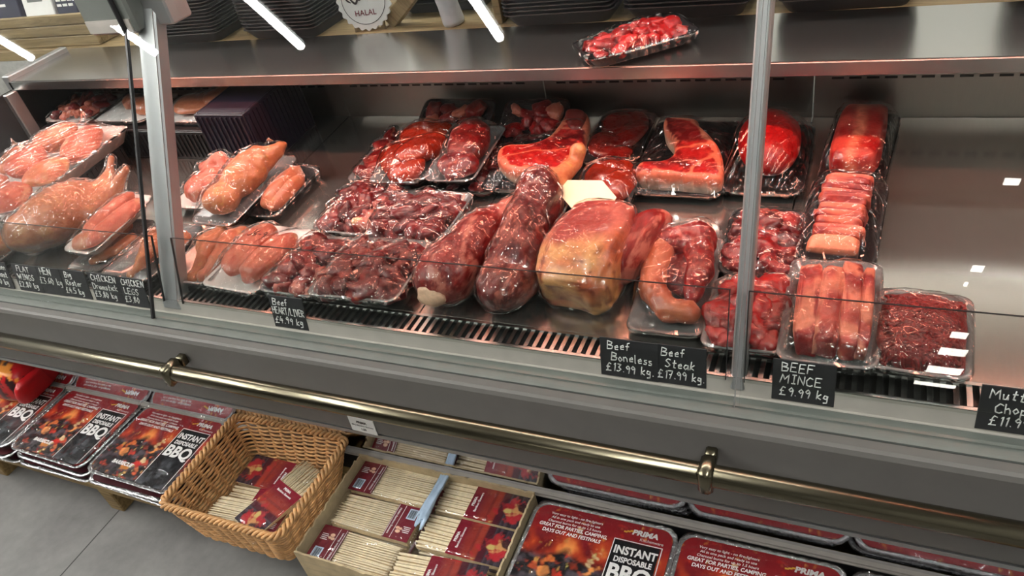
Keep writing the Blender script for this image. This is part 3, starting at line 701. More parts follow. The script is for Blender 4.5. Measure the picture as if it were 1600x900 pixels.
# --- whole joints in the middle
def joint(name, label, pieces, x, y, h=0, rot=0, film='film', off=.0035, cat='meat joint', bag_of=None, part='bag'):
    t = thing(name, label, cat, deck_m(x, y, h, rot))
    for v, f, m_, nm, col in pieces: mesh(nm, v, f, m_, t, True, None, col)
    if film:
        v, f = bag_of if bag_of else (pieces[0][0], pieces[0][1]); v = np.asarray(v); N = normals(v, f)
        k = off*(1+.6*wob(v, 70, 5, 2)); w2 = v+N*k[:, None]; w2[:, 2] = np.maximum(w2[:, 2], .0005)
        mesh(part, w2, f, film, t, True)
    return t
def floor0(vf, z=.001):
    v, f = vf; v = np.array(v); N = normals(v, f); k = .0030*wob(v, 70, 17, 3)+.0012*wob(v, 210, 18, 2); v = v+N*k[:, None]; v[:, 2] = np.maximum(v[:, 2], z); return v, f
leg = floor0(remeshed([lump((-.005, -.055, .058), (.060, .085, .056), (0, 0, -.1), .95, .08, 2, 3), lump((.01, .02, .056), (.052, .085, .050), (0, 0, -.15), 1, .06, 2, 4)]+capsule((.02, .06, .055), (.065, .205, .05), .042, .020), .005))
joint('leg_of_lamb', 'whole red lamb leg in film, leftmost of the large joints', [piece(*leg, 'lamb', 'leg_meat'), piece(*lump((-.012, -.132, .05), (.030, .014, .022), (0, 0, 0), .9, .15, 2.5, 8), 'bone', 'cut_bone')], -.703, 1.055)
p0 = at_deck(903, 236, .0); bx = ray_to(903, 236, 1, 1.345); jx, jy = -.585, 1.12
loc = np.array(deck_m(jx, jy).inverted() @ Vector(bx))
shank = floor0(remeshed([lump((.0, -.120, .050), (.050, .088, .048), (0, 0, -.15), .92, .12, 2.2, 13), lump((-.006, -.07, .060), (.050, .07, .056), (0, 0, 0), .95, .12, 2.2, 16), lump((-.012, -.02, .068), (.046, .09, .062), (.15, 0, 0), .95, .1, 2.2, 14), lump((-.012, .07, .08), (.048, .075, .058), (.3, 0, 0), 1, .08, 2, 15)], .005))
bone = remeshed(capsule((-.012, .09, .085), loc-np.array((.004, .015, .02)), .030, .017)+capsule(loc-np.array((.004, .015, .02)), loc, .016, .019), .004)
joint('lamb_shoulder', 'tall dark lamb joint in film with a pale shank bone sticking up behind it', [piece(*shank, 'lamb_dark', 'joint_meat'), piece(*bone, 'chicken_skin', 'shank_bone')], jx, jy)
def fatcol(v, seed):
    n = wob(v, 60, seed, 3); fy = v[:, 1]; k = np.clip((-.012-fy+v[:, 0]*.05+.03*n)/.02, 0, 1)
    c = lerp(np.tile(lin(156, 50, 46), (len(v), 1)), lin(204, 112, 96), .4+n)
    fl = wob(v, 260, seed+4, 2); fat = lerp(np.tile(lin(218, 158, 100), (len(v), 1)), lin(196, 98, 60), .35+n*1.2); fat = lerp(fat, lin(120, 44, 28), np.clip((fl-.42)*5, 0, .7))
    c = lerp(c, fat, k); return np.clip(c, 0, 1)
v, f = lump((0, 0, .058), (.072, .106, .056), (.02, 0, 0), .42, .06, 2.4, 23, 5); v, f = floor0((v, f)); k = np.clip((-v[:, 1]-.03)/.08, 0, 1); v[:, 2] *= (1-.22*k)
c = fatcol(v, 24)
v2, f2 = floor0(lump((.068, .045, .050), (.040, .095, .048), (0, 0, -.25), .85, .1, 2.2, 27, 4))
joint('beef_joint', 'large pale beef joint with a thick cream fat cap, centre of the joints', [piece(v, f, 'cut_meat', 'fat_cap_block', c), piece(v2, f2, 'lamb', 'side_muscle')], -.452, 1.072, rot=-6)
pcs = [piece(*floor0(remeshed(capsule((-.038, .055, .042), (-.036, -.04, .034), .030, .026)+capsule((-.036, -.04, .034), (.0, -.085, .028), .026, .024)+capsule((0, -.085, .028), (.036, -.088, .030), .024, .021), .0045), .006), 'pale_muscle', 'folded_muscle'),
       piece(*floor0(remeshed(capsule((-.03, .07, .045), (.025, .085, .048), .032, .034)+capsule((.025, .085, .048), (.04, .0, .044), .032, .026)+capsule((.04, .0, .044), (.036, -.055, .034), .026, .016), .0045), .006), 'beef_red', 'curved_muscle'),
       piece(*lump((.0, .005, .034), (.030, .045, .026), (0, 0, .3), .9, .2, 2.5, 33, 4), 'beef_dark', 'inner_muscle')]
package('shank_tray', 'clear tray with a folded shank muscle curled into a ring, right of the fat-capped joint', -.292, 1.06, .128, .255, pcs, th=.016, tray='clear_tray', rot=2)
# --- right hand trays
package('roast_tray', 'black tray with a smooth bright red round roast, behind the right post', -.195, 1.465, .155, .255, [piece(*lump((.0, .01, .052), (.062, .098, .048), (0, 0, .1), .92, .06, 1.8, 43, 4), 'beef_bright', 'round_roast')], th=.02, film='film_streak')
def ribcol(v):
    n = wob(v, 90, 5, 3); c = lerp(np.tile(lin(158, 24, 24), (len(v), 1)), lin(196, 70, 58), .35+n)
    s = np.exp(-((v[:, 0]+.004+.006*wob(v, 40, 7))/.009)**2); c = lerp(c, CFAT, s*1.1); return np.clip(c, 0, 1)
v, f = lump((-.002, .0, .042), (.047, .105, .036), (0, 0, .03), .5, .05, 2.2, 47, 5); v[:, 2] = np.maximum(v[:, 2], .005)
package('rib_tray', 'black tray with a squared pale-seamed rib joint, far right of the back row', -.025, 1.512, .115, .262, [piece(v, f, 'cut_meat', 'rib_joint', ribcol(v))], th=.02, rot=-5)
pcs = []
for i in range(12):
    yy = .092-i*.0148
    v, f = lump((.001*math.sin(i*2.1), yy, .036+.003*math.sin(i*1.7)), (.041+.002*math.sin(i*3.3), .0092, .033), (.5, 0, .03*math.sin(i*1.3)), .42, .05, 2.5, 200+i, 4); v[:, 2] = np.maximum(v[:, 2], .005)
    n = wob(v*np.array([.6, 1, 1]), 120, 30+i, 3)
    c = lerp(np.tile(lin(138, 20, 22), (len(v), 1)), lin(222, 112, 88), (.18+1.1*n+(.45 if i % 3 == 0 else 0)+(.6 if i in (6, 7, 10, 11) else 0))); pcs.append(piece(v, f, 'cut_meat', 'rib_slice', np.clip(c, 0, 1)))
v, f = lump((-.003, -.098, .030), (.042, .018, .027), (.35, 0, 0), .42, .05, 2.5, 220, 4); v[:, 2] = np.maximum(v[:, 2], .005)
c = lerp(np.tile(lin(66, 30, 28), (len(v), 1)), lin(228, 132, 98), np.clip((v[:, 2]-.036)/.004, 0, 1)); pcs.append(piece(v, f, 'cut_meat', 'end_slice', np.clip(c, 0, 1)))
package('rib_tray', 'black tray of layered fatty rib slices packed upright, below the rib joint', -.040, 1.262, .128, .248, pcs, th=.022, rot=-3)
package('diced_tray', 'black tray of red sliced beef behind the right post, above the cubed beef', -.166, 1.185, .128, .19, pile(15, .112, .17, .023, ['beef_red', 'beef_dark', 'beef_red'], 121, .014), th=.022, rot=1)
package('diced_tray', 'clear tray of cubed red beef at the front, behind the foot of the right post', -.160, .992, .128, .168, pile(11, .112, .15, .026, ['beef_red', 'beef_bright'], 131, .016), th=.024, rot=2, tray='clear_tray')
pcs = []
for i, (xx, wd, a) in enumerate(((-.032, .019, .02), (-.002, .019, -.02), (.027, .018, .02), (.048, .010, -.02))):
    v, f = lump((xx, -.004-.004*(i % 2), .031+.005*(i % 2)), (wd, .092-.004*(i % 2), .026), (0, .08*(i-1.5), a), .42, .07, 3.0, 300+i, 4); v[:, 2] = np.maximum(v[:, 2], .006)
    n = wob(v, 90, 310+i, 3); k = wob(v*np.array([1.4, 1.6, 1]), 62, 320+i, 3)
    c = lerp(np.tile(lin(140, 20, 24), (len(v), 1)), lin(206, 88, 76), .15+1.3*n); c = lerp(c, lin(226, 140, 112), np.clip((k+.0)*9, 0, 1)*.9); pcs.append(piece(v, f, 'cut_meat', 'short_rib', np.clip(c, 0, 1)))
package('rib_tray', 'large clear tray of marbled short ribs above the mince price card', -.037, 1.012, .138, .240, pcs, th=.028, tray='clear_tray', rot=1, h=.004)
g = np.random.default_rng(77); mb = MB(); v, f = lump((0, 0, .024), (.056, .074, .026), (0, 0, 0), .75, .06, 2.6, 351, 4); v[:, 2] = np.maximum(v[:, 2], .005); mb.add(v, f)
for i in range(420):
    x, y = g.uniform(-.056, .056), g.uniform(-.074, .074); a = g.normal()*.7+.3; P = []
    for k in range(7):
        a += g.normal()*.35; x += .0045*math.cos(a); y += .0045*math.sin(a)
        q = min(1.0, (abs(x)/.058)**3+(abs(y)/.077)**3); P.append((np.clip(x, -.058, .058), np.clip(y, -.077, .077), .022+.030*(1-q)**.6+.0012*math.sin(i+k*1.3)))
    mb.tube(P, .0026, 6)
v, f = np.array(mb.v), mb.f
package('mince_tray', 'clear tray of coarse red mince, front right corner of the deck', .088, .985, .135, .172, [piece(v, f, 'mince', 'minced_beef')], th=.026, tray='clear_tray', rot=-2, h=.004)
# --- tray up on the steel shelf
tm = Matrix.Translation((-.470, 1.515, .8905)) @ Matrix.Rotation(math.radians(36), 4, 'Z')
package('diced_tray', 'tray of bright red diced beef alone on the upper steel shelf', 0, 0, .235, .128, pile(16, .20, .105, .022, ['beef_bright', 'beef_red'], 141, .028), th=.024, mw=tm, film='film_streak', tray='black_foam')
# --- cream paper slip on the liver tray
pp = [at_deck(*q, .082)[:3] for q in ((855, 281), (941, 282), (963, 308), (952, 327), (893, 325))]
o = MB(); V = [tuple(p) for p in pp]+[(p[0], p[1], p[2]-.0008) for p in pp]; k = len(pp)
o.add(V, [tuple(range(k)), tuple(range(2*k-1, k-1, -1))]+[(i, i+k, (i+1) % k+k, (i+1) % k) for i in range(k)])
tag(o.build('paper_slip', 'paper_cream'), 'cream paper slip with cut corners lying over the front liver tray', 'paper slip')
# ------------------------------------------------------------------ poultry on the left
def limb(*pts):  # chain of (x,y,z,r)
    out = []
    for a, b in zip(pts, pts[1:]): out += capsule(a[:3], b[:3], a[3], b[3])
    return out
def legquarter(x, y, z, a, s=1.0, vox=.0045):
    R = rotm(0, 0, a); T = lambda p: tuple(R@(np.array(p[:3])*s)+np.array((x, y, z)))+(p[3]*s,)
    return floor0(remeshed([lump(T((0, 0, .02, 1))[:3], (.034*s, .042*s, .024*s), (0, 0, a), 1, .1, 2, 3)]+limb(*[T(p) for p in ((0, -.02, .02, .024), (.012, -.06, .018, .019), (.016, -.095, .016, .010), (.016, -.112, .016, .013))]), vox), .006)
def wing(x, y, z, a, s=1.0):
    R = rotm(0, 0, a); T = lambda p: tuple(R@(np.array(p[:3])*s)+np.array((x, y, z)))+(p[3]*s,)
    return floor0(remeshed(limb(*[T(p) for p in ((0, .05, .014, .017), (.006, .0, .016, .013), (-.02, -.05, .012, .011), (-.05, -.02, .010, .007))]), .004), .006)
# whole hen in a bag
hen = floor0(remeshed([lump((0, -.01, .072), (.078, .125, .066), (0, 0, 0), 1, .03, 1.5, 5, 4), lump((-.018, -.075, .066), (.062, .07, .058), (0, 0, 0), 1, .03, 1.5, 6), lump((-.05, .03, .05), (.032, .07, .036), (0, 0, .2), 1, .05, 2, 7), lump((.055, .03, .05), (.032, .07, .040), (0, 0, -.2), 1, .05, 2, 8)]
    +limb((.03, .07, .07, .040), (.035, .12, .085, .026), (.03, .155, .115, .013), (.028, .17, .135, .010))+limb((.055, .06, .06, .035), (.072, .115, .075, .022), (.085, .15, .105, .012), (.098, .165, .12, .009)), .006, 5))
joint('whole_hen', 'whole plucked hen in a clear bag with its two feet stumps sticking up', [piece(*hen, 'chicken_skin', 'carcass')], -1.868, 1.052, rot=-14, cat='poultry', film='bag_film', off=.005)
# large white tray of chicken pieces, standing on a black plastic crate
def plastic_crate(label, x, y, w_, d_, h_, mat):
    t = thing('plastic_crate', label, 'crate', deck_m(x, y))
    b = MB(); b.box((-w_/2, -d_/2, 0), (w_/2, -d_/2+.008, h_), bev=.002); n = int(w_/.016)
    for i in range(n): b.box((-w_/2+(i+.3)*w_/n, -d_/2-.004, .008), (-w_/2+(i+.6)*w_/n, -d_/2, h_-.008))
    b.build('ribbed_side', mat, t)
    MB().box((-w_/2, d_/2-.008, 0), (w_/2, d_/2, h_), bev=.002).build('rear_side', mat, t)
    for s in (-1, 1):
        b = MB(); b.box((s*(w_/2-.004)-.004, -d_/2+.0085, 0), (s*(w_/2-.004)+.004, d_/2-.0085, h_), bev=.002); n = int(d_/.016)
        for i in range(n): b.box((s*w_/2-(0 if s > 0 else .004), -d_/2+(i+.3)*d_/n, .008), (s*w_/2+(.004 if s > 0 else 0), -d_/2+(i+.6)*d_/n, h_-.008))
        b.build('end_side', mat, t)
    MB().box((-w_/2+.0085, -d_/2+.0085, h_-.006), (w_/2-.0085, d_/2-.0085, h_), bev=.001).build('top_plate', mat, t)
plastic_crate('black ribbed crate under the large white tray of chicken pieces', -2.115, 1.20, .26, .36, .068, 'dark_plastic')
plastic_crate('long black ribbed crate under the three poultry trays at the back left', -2.02, 1.53, .72, .22, .088, 'dark_plastic')
plastic_crate('dark purple ribbed crate standing at the back, right of the left post', -1.555, 1.50, .17, .24, .165, 'purple_plastic')
pcs = [piece(*lump((x, y, z), r, (0, 0, a), 1, .13, 2, 400+i, 4), m_, 'chicken_piece') for i, (x, y, z, r, a, m_) in enumerate(((.07, .12, .04, (.055, .075, .032), .3, 'chicken_pink'), (-.03, .13, .05, (.05, .07, .034), -.5, 'chicken'), (.08, -.02, .038, (.05, .07, .030), 0, 'chicken'), (-.02, .0, .052, (.055, .07, .036), .7, 'chicken_pink'), (.06, -.14, .036, (.055, .06, .03), -.4, 'chicken_pink'), (-.05, -.13, .04, (.055, .07, .034), .2, 'chicken'), (-.1, .04, .036, (.04, .07, .03), .2, 'chicken')))]
package('chicken_tray', 'large white tray of chicken pieces under peaked stretched film, far left', -2.115, 1.185, .315, .455, pcs, h=.0702, th=.034, tray='white_foam', film='film_streak', peak=[(.06, .19, .115), (-.10, .05, .10)], cat='poultry tray')
package('chicken_tray', 'low tray of chicken in front of the large white tray, cut by the frame', -2.06, .955, .16, .12, [piece(*lump((0, 0, .03), (.065, .045, .026), (0, 0, .2), 1, .1, 2, 431, 4), 'chicken_skin', 'chicken_piece')], th=.02, tray='clear_tray', cat='poultry tray')
package('wing_tray', 'long tray of flat chicken wings stacked askew on another tray, beside the hen', -1.682, 1.035, .108, .215, [piece(*lump((-.015, .02, .030), (.030, .085, .020), (0, 0, .05), .9, .12, 2.2, 441, 4), 'chicken_pink', 'chicken_wing'), piece(*lump((.022, -.01, .028), (.026, .085, .018), (0, 0, -.1), .9, .14, 2.2, 442, 4), 'chicken_pink', 'chicken_wing'), piece(*lump((-.01, -.07, .026), (.034, .030, .016), (0, 0, .4), .9, .14, 2.2, 443, 3), 'chicken', 'chicken_wing')], h=.042, th=.022, tray='white_foam', tilt=4, rot=-3, cat='poultry tray')
package('wing_tray', 'clear tray of chicken wings underneath the askew wing tray', -1.672, 1.005, .115, .20, [piece(*wing(-.02, .03, .006, .2, 1.0), 'chicken_skin', 'chicken_wing'), piece(*wing(.025, -.02, .006, -.3, 1.0), 'chicken_skin', 'chicken_wing')], th=.022, tray='clear_tray', cat='poultry tray')
pcs = [piece(*legquarter(xx, yy, z, a, .85), 'chicken_skin', 'drumstick') for xx, yy, z, a in ((-.045, .045, 0, .2), (-.005, .05, 0, -.1), (.035, .05, 0, .1), (.0, .0, .014, .05))]
package('drumstick_tray', 'clear tray of chicken drumsticks in front of the left post', -1.525, .998, .155, .205, pcs, th=.022, tray='clear_tray', rot=0, cat='poultry tray')
pcs = [piece(*legquarter(-.026, .04, 0, .1, 1.1), 'chicken_skin', 'chicken_leg'), piece(*legquarter(.03, .05, 0, -.15, 1.1), 'chicken', 'chicken_leg')]
package('chicken_leg_tray', 'tray of whole chicken legs tucked right behind the foot of the left post', -1.352, 1.010, .13, .205, pcs, th=.022, tray='clear_tray', rot=2, cat='poultry tray')
pcs = [piece(*lump((-.03, .01, .034), (.04, .08, .028), (0, 0, .1), .9, .12, 2, 461, 4), 'chicken_pink', 'chicken_portion'), piece(*lump((.035, .0, .034), (.04, .085, .028), (0, 0, -.1), .9, .12, 2, 462, 4), 'chicken_pink', 'chicken_portion')]
wt = package('chicken_tray', 'pale pink chicken tray with handwriting on its film, left of the narrow heart tray', -1.207, 1.008, .16, .215, pcs, th=.024, tray='white_foam', film='film_streak', rot=-3, cat='poultry tray')
pcs = [piece(*lump((-.005, .0, .036), (.026, .085, .028), (0, 0, .05), .9, .08, 1.8, 471, 4), 'chicken', 'chicken_breast'), piece(*lump((.016, -.015, .03), (.022, .075, .022), (0, 0, .0), .9, .08, 1.8, 472, 4), 'chicken', 'chicken_breast')]
package('chicken_tray', 'narrow black tray of orange chicken breast beside the puffed chicken bag', -1.310, 1.255, .085, .215, pcs, th=.026, cat='poultry tray')
pcs = [piece(*floor0(remeshed([lump((.0, .02, .05), (.052, .09, .042), (.1, 0, -.1), 1, .08, 1.8, 481), lump((-.01, -.07, .04), (.045, .05, .034), (0, 0, 0), 1, .1, 1.8, 482)]+limb((.02, .07, .05, .028), (.035, .11, .058, .02), (.04, .135, .06, .012)), .005), .006), 'chicken_skin', 'half_chicken')]
package('chicken_tray', 'foil-edged tray with half a chicken under puffed-up film, tilted towards the front', -1.402, 1.225, .135, .275, pcs, h=.028, th=.020, tray='clear_tray', tilt=3, rot=-3, peak=[(.045, .10, .105)], cat='poultry tray')
pcs = [piece(*floor0(remeshed([lump((0, -.02, .042), (.05, .065, .036), (0, 0, 0), 1, .08, 1.8, 491)]+limb((-.03, .03, .06, .018), (.01, .055, .075, .016), (.04, .03, .07, .012))+limb((.03, .02, .05, .02), (.045, .06, .06, .012)), .005), .006), 'chicken_pink', 'chicken_carcass')]
package('chicken_tray', 'tray with a small trussed chicken, wing folded on top, beside the left post', -1.553, 1.262, .145, .19, pcs, h=.0, th=.022, tray='white_foam', rot=2, cat='poultry tray')
bz = .0882
package('giblet_tray', 'tray of dark red giblets at the back left, on the long black crate', -2.275, 1.53, .21, .17, pile(14, .17, .14, .018, ['lamb', 'heart', 'chicken_pink'], 151, .022), h=bz, th=.012, tray='white_foam', cat='poultry tray')
package('chicken_tray', 'tray with orange chicken legs at the back, left of the left post', -2.045, 1.53, .21, .17, [piece(*legquarter(-.04, .03, .0, 1.2, 1.0), 'chicken', 'chicken_leg'), piece(*legquarter(.045, .0, .0, 1.0, 1.1), 'chicken', 'chicken_leg')], h=bz, th=.012, tray='white_foam', cat='poultry tray')
package('chicken_tray', 'tray with flat orange chicken fillets at the back, left of the purple crate', -1.785, 1.53, .25, .17, [piece(*lump((-.01, .0, .024), (.09, .05, .020), (0, 0, .15), .95, .12, 1.8, 501, 4), 'chicken', 'chicken_fillet'), piece(*lump((.05, .02, .034), (.06, .035, .016), (0, -.2, .3), .95, .12, 1.8, 502, 4), 'chicken', 'chicken_fillet')], h=bz, th=.012, tray='white_foam', cat='poultry tray')
#@@CARDS
# ------------------------------------------------------------------ chalk price cards
GLY = {
 'A': [[(0, 0), (.35, 1), (.7, 0)], [(.15, .4), (.58, .4)]], 'B': [[(0, 0), (0, 1), (.5, .85), (.45, .6), (.05, .52), (.6, .4), (.5, .05), (0, 0)]],
 'C': [[(.6, .85), (.3, 1), (.02, .6), (.1, .1), (.4, 0), (.62, .15)]], 'D': [[(0, 0), (0, 1), (.45, .85), (.6, .5), (.4, .08), (0, 0)]],
 'E': [[(.55, 1), (0, 1), (0, 0), (.58, 0)], [(0, .52), (.45, .52)]], 'F': [[(.58, 1), (0, 1), (0, 0)], [(0, .55), (.45, .55)]],
 'G': [[(.6, .85), (.3, 1), (.02, .6), (.1, .1), (.4, 0), (.62, .2), (.62, .45), (.4, .45)]], 'H': [[(0, 0), (0, 1)], [(.58, 0), (.58, 1)], [(0, .5), (.58, .5)]],
 'I': [[(.1, 1), (.5, 1)], [(.3, 1), (.3, 0)], [(.1, 0), (.5, 0)]], 'J': [[(.5, 1), (.5, .15), (.25, 0), (0, .2)]], 'K': [[(0, 0), (0, 1)], [(.55, 1), (0, .45), (.6, 0)]], 'L': [[(0, 1), (0, 0), (.5, 0)]],
 'M': [[(0, 0), (.08, 1), (.38, .4), (.68, 1), (.78, 0)]], 'N': [[(0, 0), (0, 1), (.55, 0), (.55, 1)]], 'R': [[(0, 0), (0, 1), (.5, .9), (.5, .6), (0, .5), (.58, 0)]],
 'S': [[(.55, .88), (.25, 1), (.05, .75), (.3, .52), (.52, .28), (.3, 0), (0, .12)]], 'T': [[(0, 1), (.65, 1)], [(.33, 1), (.33, 0)]], 'U': [[(0, 1), (.02, .2), (.28, 0), (.55, .2), (.56, 1)]],
 'V': [[(0, 1), (.3, 0), (.6, 1)]], 'W': [[(0, 1), (.18, 0), (.4, .7), (.62, 0), (.8, 1)]],
 'a': [[(.42, .5), (.15, .58), (.0, .25), (.2, 0), (.42, .3), (.42, .58), (.48, 0)]], 'b': [[(0, 1), (0, 0), (.35, .05), (.4, .4), (.02, .45)]],
 'c': [[(.42, .5), (.15, .55), (.02, .25), (.2, 0), (.45, .1)]], 'e': [[(.03, .3), (.4, .34), (.3, .58), (.05, .4), (.1, .05), (.42, .08)]], 'f': [[(.42, .95), (.2, .9), (.16, 0)], [(0, .5), (.38, .5)]],
 'g': [[(.4, .5), (.12, .58), (.02, .25), (.3, .15), (.4, .55), (.38, -.25), (.05, -.3)]], 'h': [[(0, 1), (0, 0)], [(0, .4), (.25, .58), (.38, .35), (.4, 0)]], 'i': [[(.1, .55), (.1, 0)], [(.1, .8), (.12, .78)]],
 'k': [[(0, 1), (0, 0)], [(.36, .6), (0, .25), (.4, 0)]], 'l': [[(.05, 1), (.05, 0), (.15, 0)]], 'm': [[(0, 0), (0, .55)], [(0, .4), (.18, .56), (.26, 0)], [(.26, .4), (.45, .56), (.54, 0)]],
 'n': [[(0, 0), (0, .55)], [(0, .4), (.22, .58), (.36, .4), (.38, 0)]], 'o': [[(.2, .58), (.0, .3), (.18, 0), (.42, .25), (.2, .58)]], 'p': [[(0, .55), (0, -.35)], [(0, .5), (.36, .5), (.35, .05), (0, .05)]],
 'r': [[(0, .55), (0, 0)], [(0, .35), (.15, .55), (.34, .52)]], 's': [[(.35, .52), (.08, .52), (.1, .32), (.34, .22), (.28, 0), (0, .04)]], 't': [[(.18, .95), (.18, .05), (.38, .05)], [(0, .6), (.4, .62)]],
 'u': [[(0, .55), (.04, .05), (.28, .02), (.38, .55)], [(.38, .3), (.42, 0)]], 'w': [[(0, .5), (.12, 0), (.28, .4), (.4, 0), (.55, .5)]],
 '£': [[(.55, .85), (.3, .98), (.18, .7), (.2, .1), (.0, 0), (.6, .03)], [(.02, .5), (.42, .5)]], '.': [[(.08, .03), (.13, .06)]], '/': [[(0, -.1), (.5, 1.05)]], '-': [[(.05, .45), (.4, .45)]],
 '0': [[(.25, 1), (.0, .5), (.25, 0), (.5, .5), (.25, 1)]], '1': [[(.05, .8), (.2, 1), (.2, 0)]], '2': [[(.02, .8), (.25, 1), (.45, .75), (0, 0), (.52, .02)]], '3': [[(.02, .95), (.42, .9), (.18, .55), (.48, .3), (.2, 0), (0, .08)]],
 '4': [[(.3, 1), (0, .4), (.52, .4)], [(.4, .7), (.38, 0)]], '5': [[(.48, 1), (.08, 1), (.05, .6), (.42, .5), (.38, .08), (0, .05)]], '6': [[(.42, .95), (.08, .6), (.1, .08), (.42, .15), (.38, .45), (.06, .35)]],
 '7': [[(0, .97), (.5, 1), (.2, 0)], [(.12, .5), (.42, .52)]], '8': [[(.42, .85), (.2, 1), (.05, .75), (.42, .3), (.22, 0), (.02, .25), (.42, .85)]], '9': [[(.42, .7), (.2, .98), (.02, .7), (.2, .5), (.42, .72), (.36, 0)]], ' ': []}
def hand(lines, hgt, wmax, r, seed=0, gap=1.45, adv=.2):
    """handwritten strokes: returns tube mesh in the x,z plane, text block centred on x, first line at top"""
    g = np.random.default_rng(seed); b = MB(); z = 0
    for ln, indent in lines:
        sc = hgt; x = 0; items = []
        for ch in ln:
            gl = GLY[ch]; wd = max([p[0] for s_ in gl for p in s_], default=.3); items.append((ch, x)); x += wd+adv
        k = min(1.0, wmax/(x*sc+1e-9)); 
        for ch, cx in items:
            dz, rot = g.normal()*.04, g.normal()*.05
            for s_ in GLY[ch]:
                P = [((cx+px+pz*.08-rot*pz)*sc*k+indent, 0, z+(pz+dz)*sc) for px, pz in s_]
                if len(P) > 2:
                    A = np.array(P); out = []
                    for i in range(len(A)-1):
                        p0, p1, p2, p3 = A[max(i-1, 0)], A[i], A[i+1], A[min(i+2, len(A)-1)]
                        for u in (0, .33, .66): out.append(.5*(2*p1+(-p0+p2)*u*.7+(2*p0-5*p1+4*p2-p3)*u*u*1+(-p0+3*p1-3*p2+p3)*u**3) if 0 else p1*(1-u)+p2*u)
                    P = out+[A[-1]]
                b.tube(P, r, 5)
        z -= hgt*gap
    return b
def card(px0, py0, wd, lines, label, rot=0, y=.8655, hh=.072, th=.0152, seed=1, group=None, r=.00095, lean_=13):
    p = ray_to(px0, py0, 1, y)
    t = thing('price_card', label, 'price card', Matrix.Translation((p[0], y, .5895)) @ Matrix.Rotation(math.radians(rot), 4, 'Z') @ Matrix.Rotation(-math.radians(lean_), 4, 'X'), 'chalk price cards along the glass')
    MB().box((0, 0, 0), (wd, .0025, hh), bev=.0006).build('board', 'charcoal_card', t)
    b = hand(lines, th if len(lines) == 3 else th*1.15, wd*.93, r, seed, 1.38)
    b.build('chalk_writing', 'chalk', t, True, Matrix.Translation((.005, -.0006, hh-.0195)))
card(-12, 448, .092, [('Chicken', .02), ('Breast', .024), ('£7.40 kg', .0)], 'chalk card reading chicken breast, leftmost of the price cards', seed=2, y=.8615)
card(34, 455, .092, [('FLAT', .012), ('WINGS', .008), ('£2.80 kg', .0)], 'chalk card reading flat wings, in front of the hen', seed=3, y=.8625)
card(71, 461, .088, [('HEN', .012), ('£3.60 kg', .0)], 'chalk card reading hen, between the flat wings and rooster cards', seed=4, y=.8635)
card(105, 467, .098, [('Big', .022), ('Roster', .018), ('£4.5 kg', .008)], 'chalk card reading big roster, in front of the wing trays', seed=5, y=.8645)
card(151, 469, .099, [('CHICKEN', .004), ('Drumstick', .002), ('£3.80 kg', .0)], 'chalk card reading chicken drumstick, in front of the drumstick tray', seed=6)
card(197, 476, .078, [('CHICKEN', .004), ('LEGS', .006), ('£3.80', .0)], 'chalk card reading chicken legs, behind the black glass edge', seed=7, y=.8635)
card(430, 509, .0865, [('Beef', .004), ('HEART/LIVER', .0), ('£4.99 kg', .0)], 'chalk card reading beef heart and liver, standing alone left of centre', seed=8)
card(940, 587, .098, [('Beef', .008), ('Boneless', .014), ('£13.99 kg.', .004)], 'chalk card reading beef boneless, touching the beef steak card', seed=9, y=.8645)
card(1024, 602, .083, [('Beef', .006), ('Steak', .012), ('£17.99 kg.', .0)], 'chalk card reading beef steak, left of the right post foot', seed=10, y=.8655)
card(1205, 625, .089, [('BEEF', .008), ('MINCE', .006), ('£9.99 kg', .006)], 'chalk card reading beef mince, right of the right post foot', seed=11, r=.00095)
card(1520, 678, .096, [('Mutton', .006), ('Chops', .014), ('£11.99 kg', .010)], 'chalk card reading mutton chops, rightmost of the price cards', seed=12, r=.00095)
b = hand([('J6-9', 0)], .022, .08, .0007, 3); b.build('handwriting', 'print_black', wt, True, Matrix.Translation((-.035, .02, .0665)) @ Matrix.Rotation(math.radians(-90), 4, 'X'))
#@@LOWER
# ------------------------------------------------------------------ low pallet shelf and what stands on it
PZ = .115
pl = thing('pallet_shelf', 'low wooden plank platform under the counter overhang', 'platform', Matrix.Translation((0, 0, 0)))
for i in range(3):
    y0 = .662+i*.076
    MB().box((-3.4, y0, PZ-.022), (1.3, y0+.072, PZ), bev=.003).build('plank', 'pallet_wood', pl)
for lx in (-3.3, -2.82, -2.27, -1.78, -.95, -.2, .6): MB().box((lx, .668, 0), (lx+.05, .86, PZ-.0225), bev=.003).build('leg', 'pallet_wood', pl)

# printed art of the disposable barbecues and skewer cards, one colour per vertex
def fbm(u, v, seed, f=6):
    P = np.c_[u*1.3, v, 0*u]; return wob(P, f, seed, 4)
def blob_(u, v, cu, cv, r, asp=1.3): return np.clip(1.5-np.hypot((u-cu)*asp, v-cv)/r, 0, 1)
def fire_art(u, v, top, seed):
    c = lerp(np.tile(lin(58, 12, 20), (len(u), 1)), lin(*top), np.clip((v-.35)*2, 0, 1))
    fl = fbm(u, v*.6, seed, 9); fl2 = fbm(u, v*.5, seed+1, 22)
    k = np.clip((fl*.9+fl2*.5+.15), 0, 1)*np.clip((v-.25)/.12, 0, 1)*np.clip((.82-v)/.2, 0, 1)
    c = lerp(c, lin(226, 84, 40), k*1.2); c = lerp(c, lin(255, 170, 90), np.clip(k-.5, 0, 1)*1.6)
    n = fbm(u, v, seed+2, 40); ch = np.clip((.50-v+fl*.12)/.06, 0, 1)
    cc = lerp(np.tile(lin(20, 18, 22), (len(u), 1)), lin(92, 84, 92), n*1.1); cc = lerp(cc, lin(190, 70, 40), np.clip(fbm(u, v, seed+4, 26)-.35, 0, 1)*2)
    return lerp(c, cc, ch)
